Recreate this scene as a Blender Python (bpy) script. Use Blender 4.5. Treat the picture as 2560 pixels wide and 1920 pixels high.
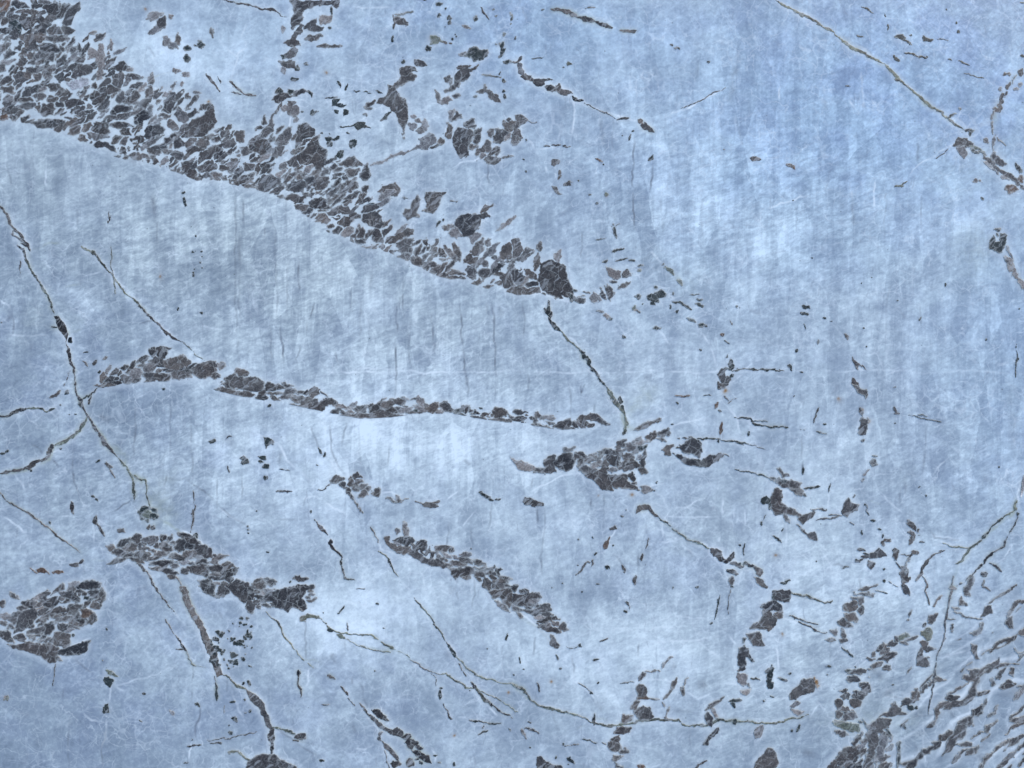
import bpy, math, random
import numpy as np

# ------------------------------------------------------------------ set-up
scene = bpy.context.scene
for _o in list(bpy.data.objects):
    bpy.data.objects.remove(_o)
R = math.radians
S = 0.000625                      # metres of stone per traced unit (frame = 1.6 m x 1.2 m)
CX, CY = 1280.0, 960.0
def mx(x): return (x - CX) * S
def my(y): return (CY - y) * S

# camera: hand held about 1.15 m above the polished face
cam_data = bpy.data.cameras.new('camera'); cam = bpy.data.objects.new('camera', cam_data)
scene.collection.objects.link(cam); scene.camera = cam
cam_data.lens = 26.0; cam_data.sensor_width = 36.0
CAM_Z = 0.8 * 26.0 / 18.0
cam.location = (0, 0, CAM_Z); cam.rotation_euler = (0, 0, 0)
cam_data.clip_start = 0.02; cam_data.clip_end = 200.0

# daylight, open shade under a soft sky
SUN_EL, SUN_AZ = R(34), R(38)      # azimuth measured from +Y towards +X
world = bpy.data.worlds.new('World'); scene.world = world; world.use_nodes = True
wn = world.node_tree; wn.nodes.clear()
wo = wn.nodes.new('ShaderNodeOutputWorld'); bg = wn.nodes.new('ShaderNodeBackground')
sky = wn.nodes.new('ShaderNodeTexSky'); sky.sky_type = 'NISHITA'; sky.sun_disc = False
sky.sun_elevation = SUN_EL; sky.sun_rotation = SUN_AZ
sky.air_density = 1.0; sky.dust_density = 1.0; sky.ozone_density = 1.0
bg.inputs['Strength'].default_value = 0.15
wn.links.new(sky.outputs[0], bg.inputs['Color']); wn.links.new(bg.outputs[0], wo.inputs['Surface'])
sun_d = bpy.data.lights.new('sun', 'SUN'); sun_d.energy = 0.5; sun_d.angle = R(30); sun_d.color = (1.0, 0.93, 0.84)
sun = bpy.data.objects.new('sun', sun_d); scene.collection.objects.link(sun)
sun.rotation_euler = (R(90) - SUN_EL, 0, math.pi - SUN_AZ)
scene.view_settings.view_transform = 'Standard'; scene.view_settings.look = 'None'
scene.view_settings.exposure = 0.92; scene.view_settings.gamma = 1.0
scene.view_settings.use_curve_mapping = False
DATA = """
@ 0 0
g bandA
pb 0 0 100 0 95 60 60 110 0 120
em 165 45 130 70 -20, 230 100 150 45 0, 300 25 60 80 0, 345 50 70 40 20, 455 75 130 110 -10, 505 60 80 50 85, 410 20 160 30 0, 550 90 150 60 60, 610 130 210 75 50, 430 170 120 60 30, 120 160 90 50 0
ed 230 195 110 100 0, 345 175 55 60 0
ek 120 215 100 80 0, 160 255 40 50 0
em 30 180 80 60 0, 40 270 90 50 0, 360 250 150 80 35, 470 270 160 80 -10, 575 260 110 60 -15, 345 320 120 90 0, 480 330 220 70 -5, 240 340 130 110 40, 60 350 80 50 20, 190 370 60 40 0, 145 325 25 15 0
em 30 420 120 60 45, 80 455 120 60 10, 330 410 90 40 40, 420 420 220 70 -5, 270 480 80 70 -50, 350 480 150 60 20, 440 490 90 70 40, 540 420 60 40 -40, 595 425 50 20 80, 630 430 60 40 60, 690 430 90 30 -70
el 60 530 110 50 0
em 200 535 90 80 60, 290 540 80 40 10, 350 530 100 40 20, 400 575 70 40 0, 310 610 150 60 15, 530 540 130 60 60, 440 600 100 60 45, 690 510 100 60 20, 620 590 120 60 20, 690 570 60 60 0
em 20 590 60 80 0, 165 670 120 100 30, 230 650 80 60 40, 330 660 100 50 40, 400 640 90 60 0, 520 670 80 80 60, 590 690 60 50 0, 720 610 230 70 25
pl 760 430 790 400 840 440 860 370 890 370 900 480 905 560 880 680 820 690 850 600 820 500 760 520
em 860 320 90 50 30, 800 290 60 25 30, 740 340 60 20 45
el 950 400 90 40 80, 1030 440 120 30 25, 940 460 40 60 0
em 1050 580 110 80 0, 1120 600 60 40 0, 810 740 50 50 0, 940 700 180 60 25, 1010 700 140 110 60
ew 680 720 180 80 10
em 70 780 120 70 -10, 260 790 190 70 30, 330 840 120 70 0, 460 750 130 60 -5, 540 800 110 60 -10, 460 860 90 60 0, 250 860 200 45 15, 70 880 110 80 40, 510 900 80 60 0, 230 920 180 50 15, 400 940 150 100 0, 340 920 90 60 80
ed 640 890 170 70 10
em 30 960 90 40 -20, 780 900 120 60 70, 840 840 160 100 10, 910 890 160 60 50, 970 760 120 90 0, 1050 840 100 70 70
em 1160 660 130 50 -10, 1180 740 100 50 15, 1300 700 90 50 75, 1290 800 110 60 85, 1150 850 140 80 40, 1260 890 140 70 40
ed 1040 950 160 80 20, 1460 900 200 90 65, 1230 1010 160 80 35
em 1040 1000 200 60 0, 1420 1000 100 50 10, 1620 840 50 50 0
el 1570 1000 130 80 -60, 1490 1080 100 60 -40, 1500 740 60 30 70, 1390 770 60 25 70, 1570 720 50 20 20, 1700 800 60 30 0, 1520 610 60 30 0, 1600 640 60 30 -20
pd 1570 1180 1600 1110 1660 1030 1760 1000 1790 920 1830 900 1870 1060 1830 1120 1750 1180 1660 1180
em 1330 1130 170 100 25, 1090 1140 100 70 0, 1000 1210 100 50 30, 1190 1210 120 50 0, 1050 1080 180 50 0, 870 1110 150 110 0, 750 1100 130 70 20, 660 1130 160 60 25, 830 1180 180 50 0, 720 1190 80 50 0
em 400 1070 250 80 5, 120 1020 60 50 0, 190 1030 30 30 0, 500 1050 80 50 0, 600 1010 60 20 0, 680 990 140 30 10, 780 960 100 40 0
eb 40 1020 70 60 0
ed 860 1250 90 40 0, 950 1270 110 50 -30, 1060 1290 80 60 -60, 1150 1270 100 40 0, 1380 1270 150 60 20, 1460 1220 90 60 0, 1550 1240 90 80 30
em 1650 1230 100 60 50, 1750 1240 100 80 0, 1700 1290 160 60 0, 1330 1310 120 60 0, 1450 1310 90 50 0, 1540 1340 100 60 -10, 1200 1350 150 60 -5, 1330 1390 100 50 -30, 1430 1440 80 30 -20, 1630 1410 90 40 0
ed 1810 1330 240 80 35, 1640 1490 170 80 -50, 2180 1270 80 60 0
em 1800 1440 180 90 10, 1950 1450 150 60 -30, 1870 1200 80 50 0, 1940 1150 90 60 0, 1970 1100 60 40 0, 2070 1180 100 90 50, 1990 1230 120 60 30, 2130 1300 110 80 0, 2060 1330 70 30 0, 2030 1380 70 40 0, 2160 1440 120 60 0, 1900 1520 150 50 -10, 2060 1560 200 50 -5, 2150 1610 90 30 0, 2130 1540 100 40 0, 1780 1520 100 40 -10
@ 0 0
g incA
el 1340 140 130 60 20, 1340 260 90 50 30, 1470 145 40 40 0
em 1400 200 110 70 80
el 1440 360 60 80 0, 1500 400 80 50 0
em 1540 350 90 50 80, 1830 280 80 30 -75
ek 1730 390 60 60 0, 1620 420 50 40 0, 1615 510 60 70 0, 1690 400 30 20 0
g veinA
sd 12 1900 0 2000 20 2100 35 2212 60 2272 85 2322 75 2382 90 2422 130 2472 140
sd 16 1780 640 1840 700 1895 785
sd 12 1880 665 1920 715
sd 16 1985 700 2030 755 2100 815 2212 820
sl 14 2000 800 2080 820
@ 1 0
g incB
pd 290 0 720 0 725 50 700 70 640 40 560 45 500 60 430 75 400 120 410 180 370 210 300 260 300 150 330 120 310 40
pm 410 250 470 190 530 150 520 220 580 240 570 270 510 275
el 590 170 100 70 0
ek 650 90 50 20 80, 640 245 25 20 0
em 485 325 130 50 0, 360 270 120 50 50, 305 370 110 70 0, 300 470 110 70 40, 280 560 140 50 -10
sm 24 520 408 600 398 680 395 750 400
ek 235 500 40 30 0, 360 590 50 30 80, 330 680 60 30 10, 435 550 30 20 0
el 240 600 40 50 0, 230 250 30 60 0
ed 220 840 150 70 20, 380 800 110 40 15
ek 300 800 50 50 0, 470 810 60 25 -60, 500 975 60 35 30, 400 970 25 20 0, 200 790 60 40 0
g speckB
ek 690 880 60 50 60, 690 967 40 40 0, 770 970 50 40 30, 730 910 110 25 -5, 650 840 90 14 5, 780 760 60 20 80, 710 725 60 18 -50
pk 715 1095 820 1090 880 1050 940 1050 930 1075 990 1110 940 1100 870 1125 850 1090 720 1115
ek 640 1200 90 30 -10, 700 1190 40 25 20, 630 1245 40 45 0, 840 1240 70 50 50, 730 1330 70 45 40, 565 1150 20 20 0, 800 1155 30 15 0, 870 790 60 10 -10, 960 800 70 12 -10, 1060 795 60 12 -20, 640 1160 14 14 0
@ 1 0
g bandA
pm 380 1330 430 1260 540 1200 560 1270 610 1290 610 1380 590 1400 590 1450 540 1480 470 1420 380 1430 320 1380
pm 320 1330 350 1200 370 1080 440 1070 500 1120 500 1180 420 1200
pm 20 1190 90 1080 140 1000 220 890 240 910 150 1010 150 1130 60 1200
el 320 950 110 90 0, 250 940 60 40 60, 310 890 60 40 0, 340 1030 60 40 60
em 70 1050 90 30 75, 240 1190 180 90 50, 190 1310 110 80 30, 40 1270 150 120 0, 90 1290 90 60 0, 240 1440 70 60 0, 320 1410 110 90 0, 410 1520 60 40 0, 560 1570 130 130 0, 360 1600 150 110 0, 370 1550 120 60 40, 100 1580 200 120 30, 20 1460 90 60 80
pm 650 1395 740 1410 790 1370 850 1335 890 1390 930 1430 850 1440 740 1450
em 840 1490 130 70 0, 945 1500 130 80 85, 720 1510 110 30 0, 770 1535 60 50 0, 830 1605 100 100 0, 950 1640 60 60 0
pm 1050 1659 1090 1610 1200 1575 1250 1620 1220 1690 1130 1700
g incC
sl 16 990 1430 1080 1410 1200 1340 1330 1300
pl 1330 1310 1420 1240 1400 1200 1440 1190 1500 1150 1560 1180 1560 1230 1510 1260 1490 1300 1400 1290
em 1600 1225 60 45 70, 1550 1270 90 20 15
el 1400 1040 60 40 -20, 1460 1090 90 60 80, 1350 1090 60 60 0, 1420 1130 60 50 0, 1360 1000 40 30 0
pm 1240 640 1240 600 1300 570 1370 580 1400 620 1340 620 1400 660 1370 700 1310 700 1240 740 1210 770 1250 830 1310 870 1310 1040 1290 1110 1280 1200 1265 1110 1225 1040 1210 980 1160 960 1150 920 1030 900 1060 850 1130 840 1150 800 1140 740 1190 750 1250 660
ek 1130 1000 90 25 40, 1270 535 30 30 0
ed 1420 550 100 45 -15, 980 900 100 30 30, 970 935 60 20 0, 1245 950 120 50 -60
ek 940 985 20 20 0
em 1250 180 110 60 -20
sd 14 1190 130 1190 260
sk 12 1200 130 1290 105 1370 90
ek 1175 345 40 20 80
po 1505 300 1560 300 1590 340 1630 370 1570 380 1505 390
ek 1490 420 50 40 40, 1580 38 60 30 10, 1580 145 30 20 80, 1670 155 40 30 0, 1670 200 25 35 0, 1900 160 50 35 80, 1636 232 14 14 0, 1710 295 12 14 0, 1700 325 14 14 0, 1725 312 12 12 0, 2140 300 20 30 0, 2080 385 20 14 0, 2080 140 20 20 0, 1645 78 16 14 0, 2060 80 16 14 0, 1460 5 20 14 0
em 1610 370 80 15 -5, 1820 230 70 25 -20
pk 1755 470 1830 450 1850 410 1900 400 1930 430 2000 430 2000 480 1960 510 1880 530 1850 490 1800 490
el 1790 468 70 35 5
ed 1790 585 100 35 0
pm 1720 640 1790 590 1850 600 1840 680 1770 700 1740 760 1640 810 1630 790 1720 720
sd 20 1840 620 1880 600 1920 560
ed 1660 680 60 60 60, 1730 830 60 40 0, 1690 700 30 50 0
em 1580 840 100 35 -65
el 1640 870 110 50 20
pm 1900 800 1960 770 1960 720 1985 720 1990 770 2080 830 2110 890 2050 870 2000 840 1990 800 1930 820
ek 1890 838 30 20 0, 2130 385 50 30 80, 2130 450 80 25 70, 2180 535 60 35 0, 2140 700 25 30 0, 2145 840 25 30 0, 2030 655 110 12 -12, 2205 150 80 20 88, 2140 795 20 20 0, 2115 625 12 20 0
sd 8 1940 60 2010 170
g incD
pd 1700 1200 1740 1100 1830 1090 1890 1150 1870 1200 1830 1260 1830 1340 1770 1365 1730 1320
em 1850 1080 90 80 0, 1670 1130 120 50 85, 1910 1190 150 60 60, 1870 1270 70 50 0, 2040 1150 60 60 0, 2110 1170 130 110 60, 1940 1310 110 50 35, 2000 1240 60 50 60, 2060 1310 110 50 40, 2040 1385 130 60 0, 2180 1090 100 110 0, 2175 1355 60 20 0, 2080 1320 60 25 35, 2180 1040 40 40 0
ed 1730 1000 80 60 0
el 1690 1000 90 50 80, 2010 1290 60 50 60, 2170 1170 100 60 60, 1960 1350 60 40 0
@ 2 0
pm 0 1260 0 1080 30 1050 20 990 80 990 140 1040 100 1070 40 1100 70 1130 80 1190 40 1240
sd 8 130 1045 220 1060
g veinB
sd 26 340 70 400 80 450 95 500 105
sd 36 500 110 540 130 600 150 650 165 700 180
sd 26 720 190 780 210 860 235
sm 18 930 258 1000 268 1060 272
em 1040 270 50 25 0
g veinC
sd 30 0 540 40 535 90 480
sl 44 60 540 80 600 100 640
pd 70 660 120 640 190 680 180 700 120 700
em 235 715 100 60 0, 310 690 80 16 5, 340 765 90 50 -20, 400 750 60 40 80, 450 800 110 40 -10
sk 18 520 840 570 870 620 875
sm 7 620 900 700 930 760 950 900 1020
sd 18 910 1035 1000 1025
em 1100 1050 50 25 -20, 1165 1100 110 40 -30
g speckC
ek 1380 395 25 18 0, 680 70 80 12 0, 225 500 90 10 0, 1700 540 30 16 0, 1430 425 50 10 -20, 265 75 30 12 0, 36 335 16 16 0, 440 575 16 12 0, 1015 1185 50 20 70, 1040 1135 20 20 0, 955 1170 14 12 0, 1205 1370 50 25 70, 1185 1385 20 20 0, 115 1205 16 12 0, 95 1380 18 12 0, 115 1475 18 18 0, 575 1555 16 16 0, 790 1425 14 14 0, 1825 1290 16 10 0
eo 500 555 50 20 10
eb 755 1385 70 18 -20
em 2100 1370 90 35 -10, 410 1510 60 20 70, 480 1590 60 35 10
sd 8 275 1270 330 1268
sd 8 345 1258 420 1252
sd 8 440 1265 515 1270
el 380 1410 70 50 0
pm 340 1600 380 1610 400 1655 440 1680 400 1690 370 1659
sm 6 1450 950 1540 910 1650 860 1760 800 1850 770
@ 3 0
g veinD
so 15 60 0 150 50 300 130 400 180 470 230 550 270 640 350 760 420 900 500 1030 580 1130 680 1250 790 1350 880 1450 940 1560 1040 1690 1130
sd 12 60 0 160 55
sd 14 460 225 550 265
sd 10 1330 870 1450 945 1560 1040
sm 12 330 150 390 170
g speckD
ek 1140 320 80 30 5, 1365 340 80 40 -25, 1105 510 80 22 -45, 1340 495 80 20 -15, 850 75 60 14 -15, 1045 240 40 12 80, 1655 275 20 25 0, 1550 80 12 20 0, 1625 195 12 20 0, 1225 300 20 14 0, 2200 485 30 20 0, 2200 15 40 10 0, 1570 515 30 12 -30, 1125 688 40 16 -20, 685 738 30 10 0, 1015 135 30 10 -70
sk 18 1150 335 1200 365 1240 385
sk 12 1180 460 1240 470 1300 490
sk 6 800 60 860 80 920 110
sk 9 1640 515 1700 550 1750 570
sk 9 1700 640 1780 660 1870 685
sk 7 770 315 830 325
sk 7 1460 340 1570 345
eb 200 1435 80 30 -20
so 12 1090 1615 1150 1600 1210 1575
sd 6 1440 1365 1520 1320 1560 1280
g incE
em 2085 745 60 40 70, 2030 850 80 25 80, 1990 940 70 40 10, 2190 630 60 40 80, 2070 640 60 25 0
sm 12 2150 650 2080 780 2010 890 1960 960 1930 1010 1930 1080 1940 1160
el 2180 740 30 30 0, 1880 1220 40 30 0, 2150 770 30 20 0, 2010 770 20 30 0
ek 1585 1010 70 18 30, 1740 1130 70 22 0, 1745 1160 30 12 80, 1660 945 30 16 0
pm 1590 1270 1630 1190 1700 1200 1760 1220 1760 1260 1700 1260 1690 1250 1640 1280
pl 1620 1280 1700 1260 1720 1330 1690 1370 1650 1340
pk 1740 1280 1840 1310 1900 1350 1840 1330 1760 1320
so 26 1720 1240 1780 1280 1860 1320
sm 34 1860 1350 1960 1440 2060 1500 2160 1590 2230 1640
pd 1910 1340 1950 1310 2010 1370 2070 1410 2030 1440 1960 1410
ek 2160 1460 80 30 -60
sm 9 1970 1190 2050 1250
sl 14 1960 1170 1945 1260 1950 1330
eb 2100 1635 100 60 -10, 2180 1560 80 50 80
el 1900 1420 60 20 -40, 1790 1560 40 20 0, 1835 1565 20 20 0, 2040 1530 60 20 -20, 1950 1470 100 14 -35
@ 0 1
g veinE
sd 15 0 110 60 210 110 300 170 350 220 420 260 510
sd 14 150 455 200 500 220 550
sd 10 180 440 240 470 260 515
so 16 210 540 240 600 270 670 330 750 370 830 430 930 480 1040
sd 14 300 700 370 830 430 930 480 1040
pm 470 1060 500 1060 560 1150 590 1230 570 1290 540 1240 490 1160
sd 22 575 1280 600 1400 620 1480 640 1560 645 1659 650 1720 680 1779 720 1879 790 1989 860 2089 920 2189 990 2269
so 14 990 2269 1080 2359 1130 2429 1150 2489 1160 2659
so 10 1150 2439 1230 2489 1270 2489 1260 2609 1300 2719
sl 12 120 330 110 370 170 400 210 440
ek 610 1280 40 40 0, 465 1165 45 20 0
@ 0 1
g veinF
so 12 700 470 750 490 800 510 870 610 970 730 1070 860 1180 960 1290 1060
sm 7 790 510 870 610 970 730
sd 14 1180 960 1290 1070 1330 1110 1420 1200 1500 1265 1570 1300
so 8 1570 1300 1700 1410 1780 1450
so 8 960 460 960 560 965 700 980 760 1000 880
@ 0 1
g speckE
ek 1600 90 75 25 -75, 1590 5 30 20 0, 1690 382 14 14 0, 1675 515 30 12 0, 1745 517 16 12 0, 1730 610 14 14 0, 1680 668 14 14 0, 1672 710 40 18 -70, 1743 1050 25 18 0, 1540 1015 14 18 0, 745 1378 28 10 0, 860 1555 20 16 0, 1645 295 10 10 0, 1745 655 10 10 0, 18 1128 14 14 0, 1745 560 12 12 0
sd 8 172 590 175 660 182 740
sd 7 948 160 935 280
em 740 1480 60 16 -45, 820 1470 50 24 50, 915 1430 50 18 40
sm 10 600 1550 580 1620 550 1680
@ 0 1
g bandM
em 900 1600 90 60 70, 960 1620 110 60 0, 930 1545 90 30 60, 1240 1450 90 40 35, 1320 1380 80 60 80, 1400 1390 100 80 -40, 1440 1345 80 25 0, 1100 1610 130 60 0, 1380 1480 90 60 0, 1820 1490 140 60 -10, 1560 1580 180 70 0, 1850 1580 110 50 -20, 1915 1500 70 60 0, 1400 1600 150 70 0, 1290 1590 120 50 0, 1040 1560 60 30 60
ed 1140 1510 110 50 60, 1620 1520 180 60 10, 1000 1650 160 30 0
el 1170 1570 110 90 60, 1290 1520 140 60 20
em 1530 1480 220 110 5, 1750 1540 220 120 0, 2080 1580 130 90 0, 2000 1640 180 60 20
pm 1900 1680 1950 1600 2050 1560 2140 1600 2212 1600 2300 1640 2330 1700 2212 1730 2080 1700 2000 1710
pm 1840 1709 1920 1689 2050 1719 2212 1729 2300 1700 2290 1760 2212 1770 2130 1769 2030 1769 1920 1754
em 930 1674 200 30 5, 1060 1664 100 24 0
@ 1 2
ed 110 20 230 60 0
em 30 100 120 60 -15, 150 75 130 20 0, 290 70 100 40 10, 270 20 90 36 -20, 380 75 70 25 0, 500 70 90 80 60, 580 90 70 15 -40, 440 75 60 30 30
em 435 160 90 80 40, 370 190 110 25 0, 690 240 70 40 0
pd 500 170 600 130 660 125 705 160 700 180 600 185 580 240 480 230 440 215
pm 590 245 700 260 800 265 900 250 980 260 1060 220 1120 230 1200 260 1310 270 1200 280 1150 295 1040 300 920 295 800 305 700 275
em 900 220 110 60 0, 1040 205 120 60 40, 1130 180 140 60 30, 1220 150 120 50 0, 990 190 50 40 0, 1080 150 80 16 30, 1300 128 80 14 0
el 840 180 60 30 10, 740 200 140 30 -10, 1420 150 90 50 -60, 1280 225 130 40 10
sm 12 1290 135 1370 125 1455 125
ek 1380 235 60 25 0
em 1410 250 60 20 0, 1520 200 130 70 15, 1640 200 130 70 -25, 1540 235 50 50 0
ek 1780 220 140 34 25, 1770 262 70 20 0, 1940 215 30 12 -20
ed 1820 210 60 60 60, 1890 250 70 40 0, 1970 270 70 30 20
pm 2030 240 2070 190 2130 200 2180 250 2160 280 2100 300 2060 300
em 1920 300 130 20 -15
pm 1950 320 2050 300 2212 300 2330 330 2330 370 2260 350 2212 380 2100 370 2000 345
@ 2 2
ed 50 310 130 60 10, 20 350 60 30 0
em 60 245 110 35 0, 215 275 55 50 60, 210 360 250 36 -3, 640 290 130 45 10, 120 280 30 20 0, 120 355 90 40 0
el 305 290 120 36 -5
pm 350 370 420 320 510 295 520 330 490 370 580 375 520 400 430 390
pd 670 260 720 245 780 290 845 345 840 370 790 350 740 320 680 310
em 670 350 180 40 -12, 740 375 60 50 0
@ 2 1
g bandA
@ 1 1
em 320 50 130 60 0, 400 130 110 60 0, 860 210 100 50 0, 580 230 150 70 0, 680 230 90 36 0, 770 260 120 90 20, 710 330 90 50 30
em 640 300 50 30 0, 450 190 40 30 0, 470 20 100 30 0, 210 40 60 30 0, 170 10 60 30 0
pd 460 80 560 30 610 50 635 130 600 160 500 150 460 130
pm 590 180 740 100 800 130 825 185 740 190 660 205
ed 990 140 150 55 25
pm 930 180 1040 165 1090 220 1110 280 1070 310 980 300 920 250
el 790 345 110 80 25
ed 905 345 100 60 90
em 900 420 100 50 0, 1180 520 50 30 0, 1290 560 100 50 0, 1390 600 110 70 -20, 1000 480 120 25 -10, 1470 640 60 55 60, 1520 630 80 50 0, 1575 695 40 40 0, 570 160 120 30 0, 480 240 50 20 0
ed 1040 380 130 80 -70
ek 620 345 50 15 -30
pm 1090 450 1130 390 1230 360 1330 315 1370 330 1360 370 1260 400 1210 430 1120 470
pm 1210 440 1270 400 1370 400 1350 460 1340 540 1270 530 1200 480
em 1470 450 110 50 -55, 1610 530 140 50 -50, 1690 540 160 44 -55, 1735 520 160 50 -65, 1640 580 80 40 0, 1550 550 50 20 0
em 1910 500 200 80 50, 2000 440 70 50 30, 1860 590 110 90 -40, 1970 700 120 80 60, 1980 620 60 50 0, 2090 710 80 40 0, 2070 570 60 22 0, 2130 620 60 22 0, 1730 700 200 40 0, 1720 740 200 30 -8, 1630 720 80 40 0, 2010 820 100 30 0
el 2040 500 150 56 45, 1890 390 110 70 30
pd 1800 700 1830 630 1890 640 1910 700 1900 760 1820 760
em 2170 520 150 100 60, 2180 770 140 120 60, 2100 790 100 40 20
pm 2212 410 2272 400 2312 500 2272 560 2212 580
pd 2180 660 2272 665 2322 720 2322 780 2272 800 2190 790
pd 2462 620 2512 580 2612 590 2672 640 2692 740 2742 820 2752 870 2712 910 2642 890 2652 920 2582 925 2512 880 2452 850 2440 760
pm 2150 830 2212 800 2312 810 2452 830 2462 870 2342 890 2212 880 2160 860
pm 2297 650 2362 660 2422 700 2440 760 2362 740
em 2427 600 130 50 75, 2382 800 150 50 0
el 2602 560 100 60 60
g incF
pm 1300 250 1270 190 1290 150 1330 150 1360 80 1390 30 1420 70 1400 110 1390 180 1410 215 1350 215
pm 1450 50 1470 0 1640 10 1600 60 1580 130 1520 190 1440 160 1480 110
el 1120 30 150 60 30, 1110 80 120 50 35, 1720 360 100 80 0, 2160 270 150 30 40
pd 1700 280 1750 210 1830 190 1950 190 1960 230 1930 300 1900 330 1870 370 1790 385 1760 330
em 1660 300 90 40 15, 1975 205 60 50 0, 1990 140 110 35 30
ek 1580 270 70 12 35, 1290 48 30 14 -20, 1005 96 30 12 0
sm 6 1670 70 1730 85
@ 2 1
g incG
em 235 470 80 50 80
ek 520 915 40 50 0, 550 850 30 14 0
em 590 935 80 45 -15, 985 705 80 60 0, 880 775 80 40 0, 960 800 100 46 5, 840 860 110 55 -80
sd 8 560 905 620 900
sd 8 620 865 700 870
el 715 910 90 80 -30
ed 790 890 90 35 -60
pl 805 645 850 650 945 680 940 740 880 760 830 720
ek 1220 920 90 60 -20, 1220 970 40 35 0, 1095 910 40 35 0, 1070 905 16 14 0, 1240 820 25 20 0, 1310 635 20 25 0, 1130 982 16 16 0, 1950 995 20 14 0, 1400 878 12 12 0, 970 1250 25 20 0, 1865 1425 20 24 0, 1637 1365 10 10 0, 1370 990 30 12 80, 1425 1030 30 10 80, 1610 940 40 14 0, 1580 890 60 8 10, 1620 975 50 14 -10
ek 1280 880 80 70 0
sk 16 1390 945 1460 950 1510 990 1550 1020
ek 1550 1110 70 22 -20, 1650 1150 70 30 0, 1250 1175 50 25 0
eo 1060 1005 30 30 0, 1100 680 40 30 0, 1360 680 80 30 -30, 1450 780 60 24 -40, 820 20 30 30 0
sm 12 1075 1020 1115 1045
ek 1110 640 40 18 0, 885 340 100 22 -75, 893 294 50 8 20, 760 405 70 8 10, 940 580 90 12 15, 1030 590 40 20 0, 735 98 16 14 0, 670 27 20 16 0, 800 595 30 20 0
sk 18 860 515 910 500 965 482
eb 1820 1225 30 24 -20
sk 9 1840 1275 1890 1315
sm 8 725 1018 800 1032
ek 855 1093 30 12 10
el 820 1065 50 30 -40
sd 8 1880 1095 1905 1140
ek 1890 1510 70 36 90
pm 1780 1580 1800 1530 1850 1520 1830 1590 1900 1600 1890 1630 1830 1690 1810 1640
ek 1890 1600 40 30 60, 1840 1530 40 16 0
sk 12 1900 1552 2010 1534 2212 1540 2352 1540
g veinG
ek 320 1040 90 44 -70, 290 1030 60 20 -60
sk 14 312 940 318 1000 325 1050
sk 26 310 1090 340 1130 370 1160 410 1200
so 12 410 1200 500 1280 590 1350
sk 26 590 1360 640 1430 670 1490 720 1540 760 1610 790 1659 820 1699
so 24 820 1699 870 1769 910 1829 950 1879 980 1919
sk 12 850 1760 900 1830 950 1870
ek 940 1794 50 30 -80, 960 1854 50 26 -80
so 26 980 1919 985 1999 970 2059 965 2100
sk 10 970 1860 985 1930 975 2000
@ 3 1
g incH
pk 1910 490 1910 420 1950 370 1960 390 1960 440 2010 430 2000 350 2050 370 2055 440 2020 520 1960 510
ek 1985 330 50 26 -20, 1980 370 20 30 0
em 2070 600 60 25 -50
sl 44 2060 570 2110 660 2160 760 2230 850
sm 20 2100 700 2150 770
sl 10 2060 470 2110 600
g speckF
ek 330 995 60 26 10, 300 1048 40 28 0, 335 1060 35 32 0, 480 1093 25 14 0, 540 1115 14 12 0, 818 1178 16 12 0, 1322 1090 35 12 85, 240 1370 30 22 -60, 195 1510 55 28 -80, 295 1562 30 12 -10, 430 1300 30 16 80, 1885 1275 30 12 80, 800 800 16 12 0, 1522 795 30 10 80, 378 573 12 10 0, 895 735 12 10 0, 215 77 16 10 0, 847 1338 14 12 0, 1845 55 30 20 -30, 320 1160 40 8 -70, 1115 930 12 10 0, 2168 1010 12 10 0
em 680 1250 60 24 -70
pm 725 1420 760 1460 800 1490 850 1535 830 1530 790 1490 770 1530 735 1480
sk 7 2150 1310 2150 1400 2140 1500 2138 1610
pm 715 1659 730 1600 780 1640 800 1699 860 1704 845 1789 820 1749 770 1719
@ 0 2
g veinH
sd 22 0 780 60 762 140 745 240 730 290 690 330 665 380 650 430 630
sd 18 430 630 430 560 450 520
sd 16 480 515 560 490 640 440 690 380 740 310
so 22 470 520 560 495 640 450 690 390 740 320 750 290
sd 20 0 290 90 270 150 225 230 205
ek 350 215 50 20 0, 440 225 60 22 20
so 12 230 205 320 210 400 235 470 215
sd 12 860 30 810 70 780 120 765 170
so 10 860 30 810 70 740 120 700 130
g veinI
sm 10 0 940 100 1030 210 1100 320 1170 430 1260 550 1350 640 1410 720 1470
sd 10 210 1095 320 1170
g clumpA
pk 1220 1060 1260 1050 1300 1070 1360 1080 1360 1120 1310 1110 1260 1100 1240 1130 1280 1180 1220 1165 1200 1110
ek 1320 1145 70 40 -10, 1280 1180 40 30 0
eo 1270 1120 90 90 0
g speckG
ek 575 70 30 34 0, 690 180 50 22 -80, 805 965 26 16 -30, 830 993 30 20 -30, 435 1203 18 18 0, 20 600 40 22 10, 60 580 36 22 50, 1835 485 55 30 15, 2140 1225 16 16 0, 2145 1257 18 16 0, 2145 1290 18 14 0, 520 182 16 16 0, 270 740 18 14 0, 530 555 24 12 30, 655 262 14 10 0, 600 270 14 8 0, 1415 42 30 10 -10, 1685 1310 60 36 40, 850 665 40 16 30
pk 2065 640 2100 615 2140 650 2155 690 2110 695 2080 690 2095 660
em 480 90 100 24 40, 1330 1240 40 30 80, 1290 1235 40 30 60
sd 10 1965 480 1970 455 2000 455
ed 620 1070 110 20 -75, 870 1260 130 22 -58, 700 1530 50 22 50
em 820 1175 64 34 60, 1050 1265 60 25 -15, 640 1560 70 35 -15
eb 370 1620 100 32 -10, 290 1610 70 14 -40, 500 1625 75 28 -5
sd 9 1665 920 1678 1050 1665 1200 1650 1280
sm 8 1970 700 1980 760
em 940 700 80 20 -20, 965 770 100 14 -70
g bandN
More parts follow.
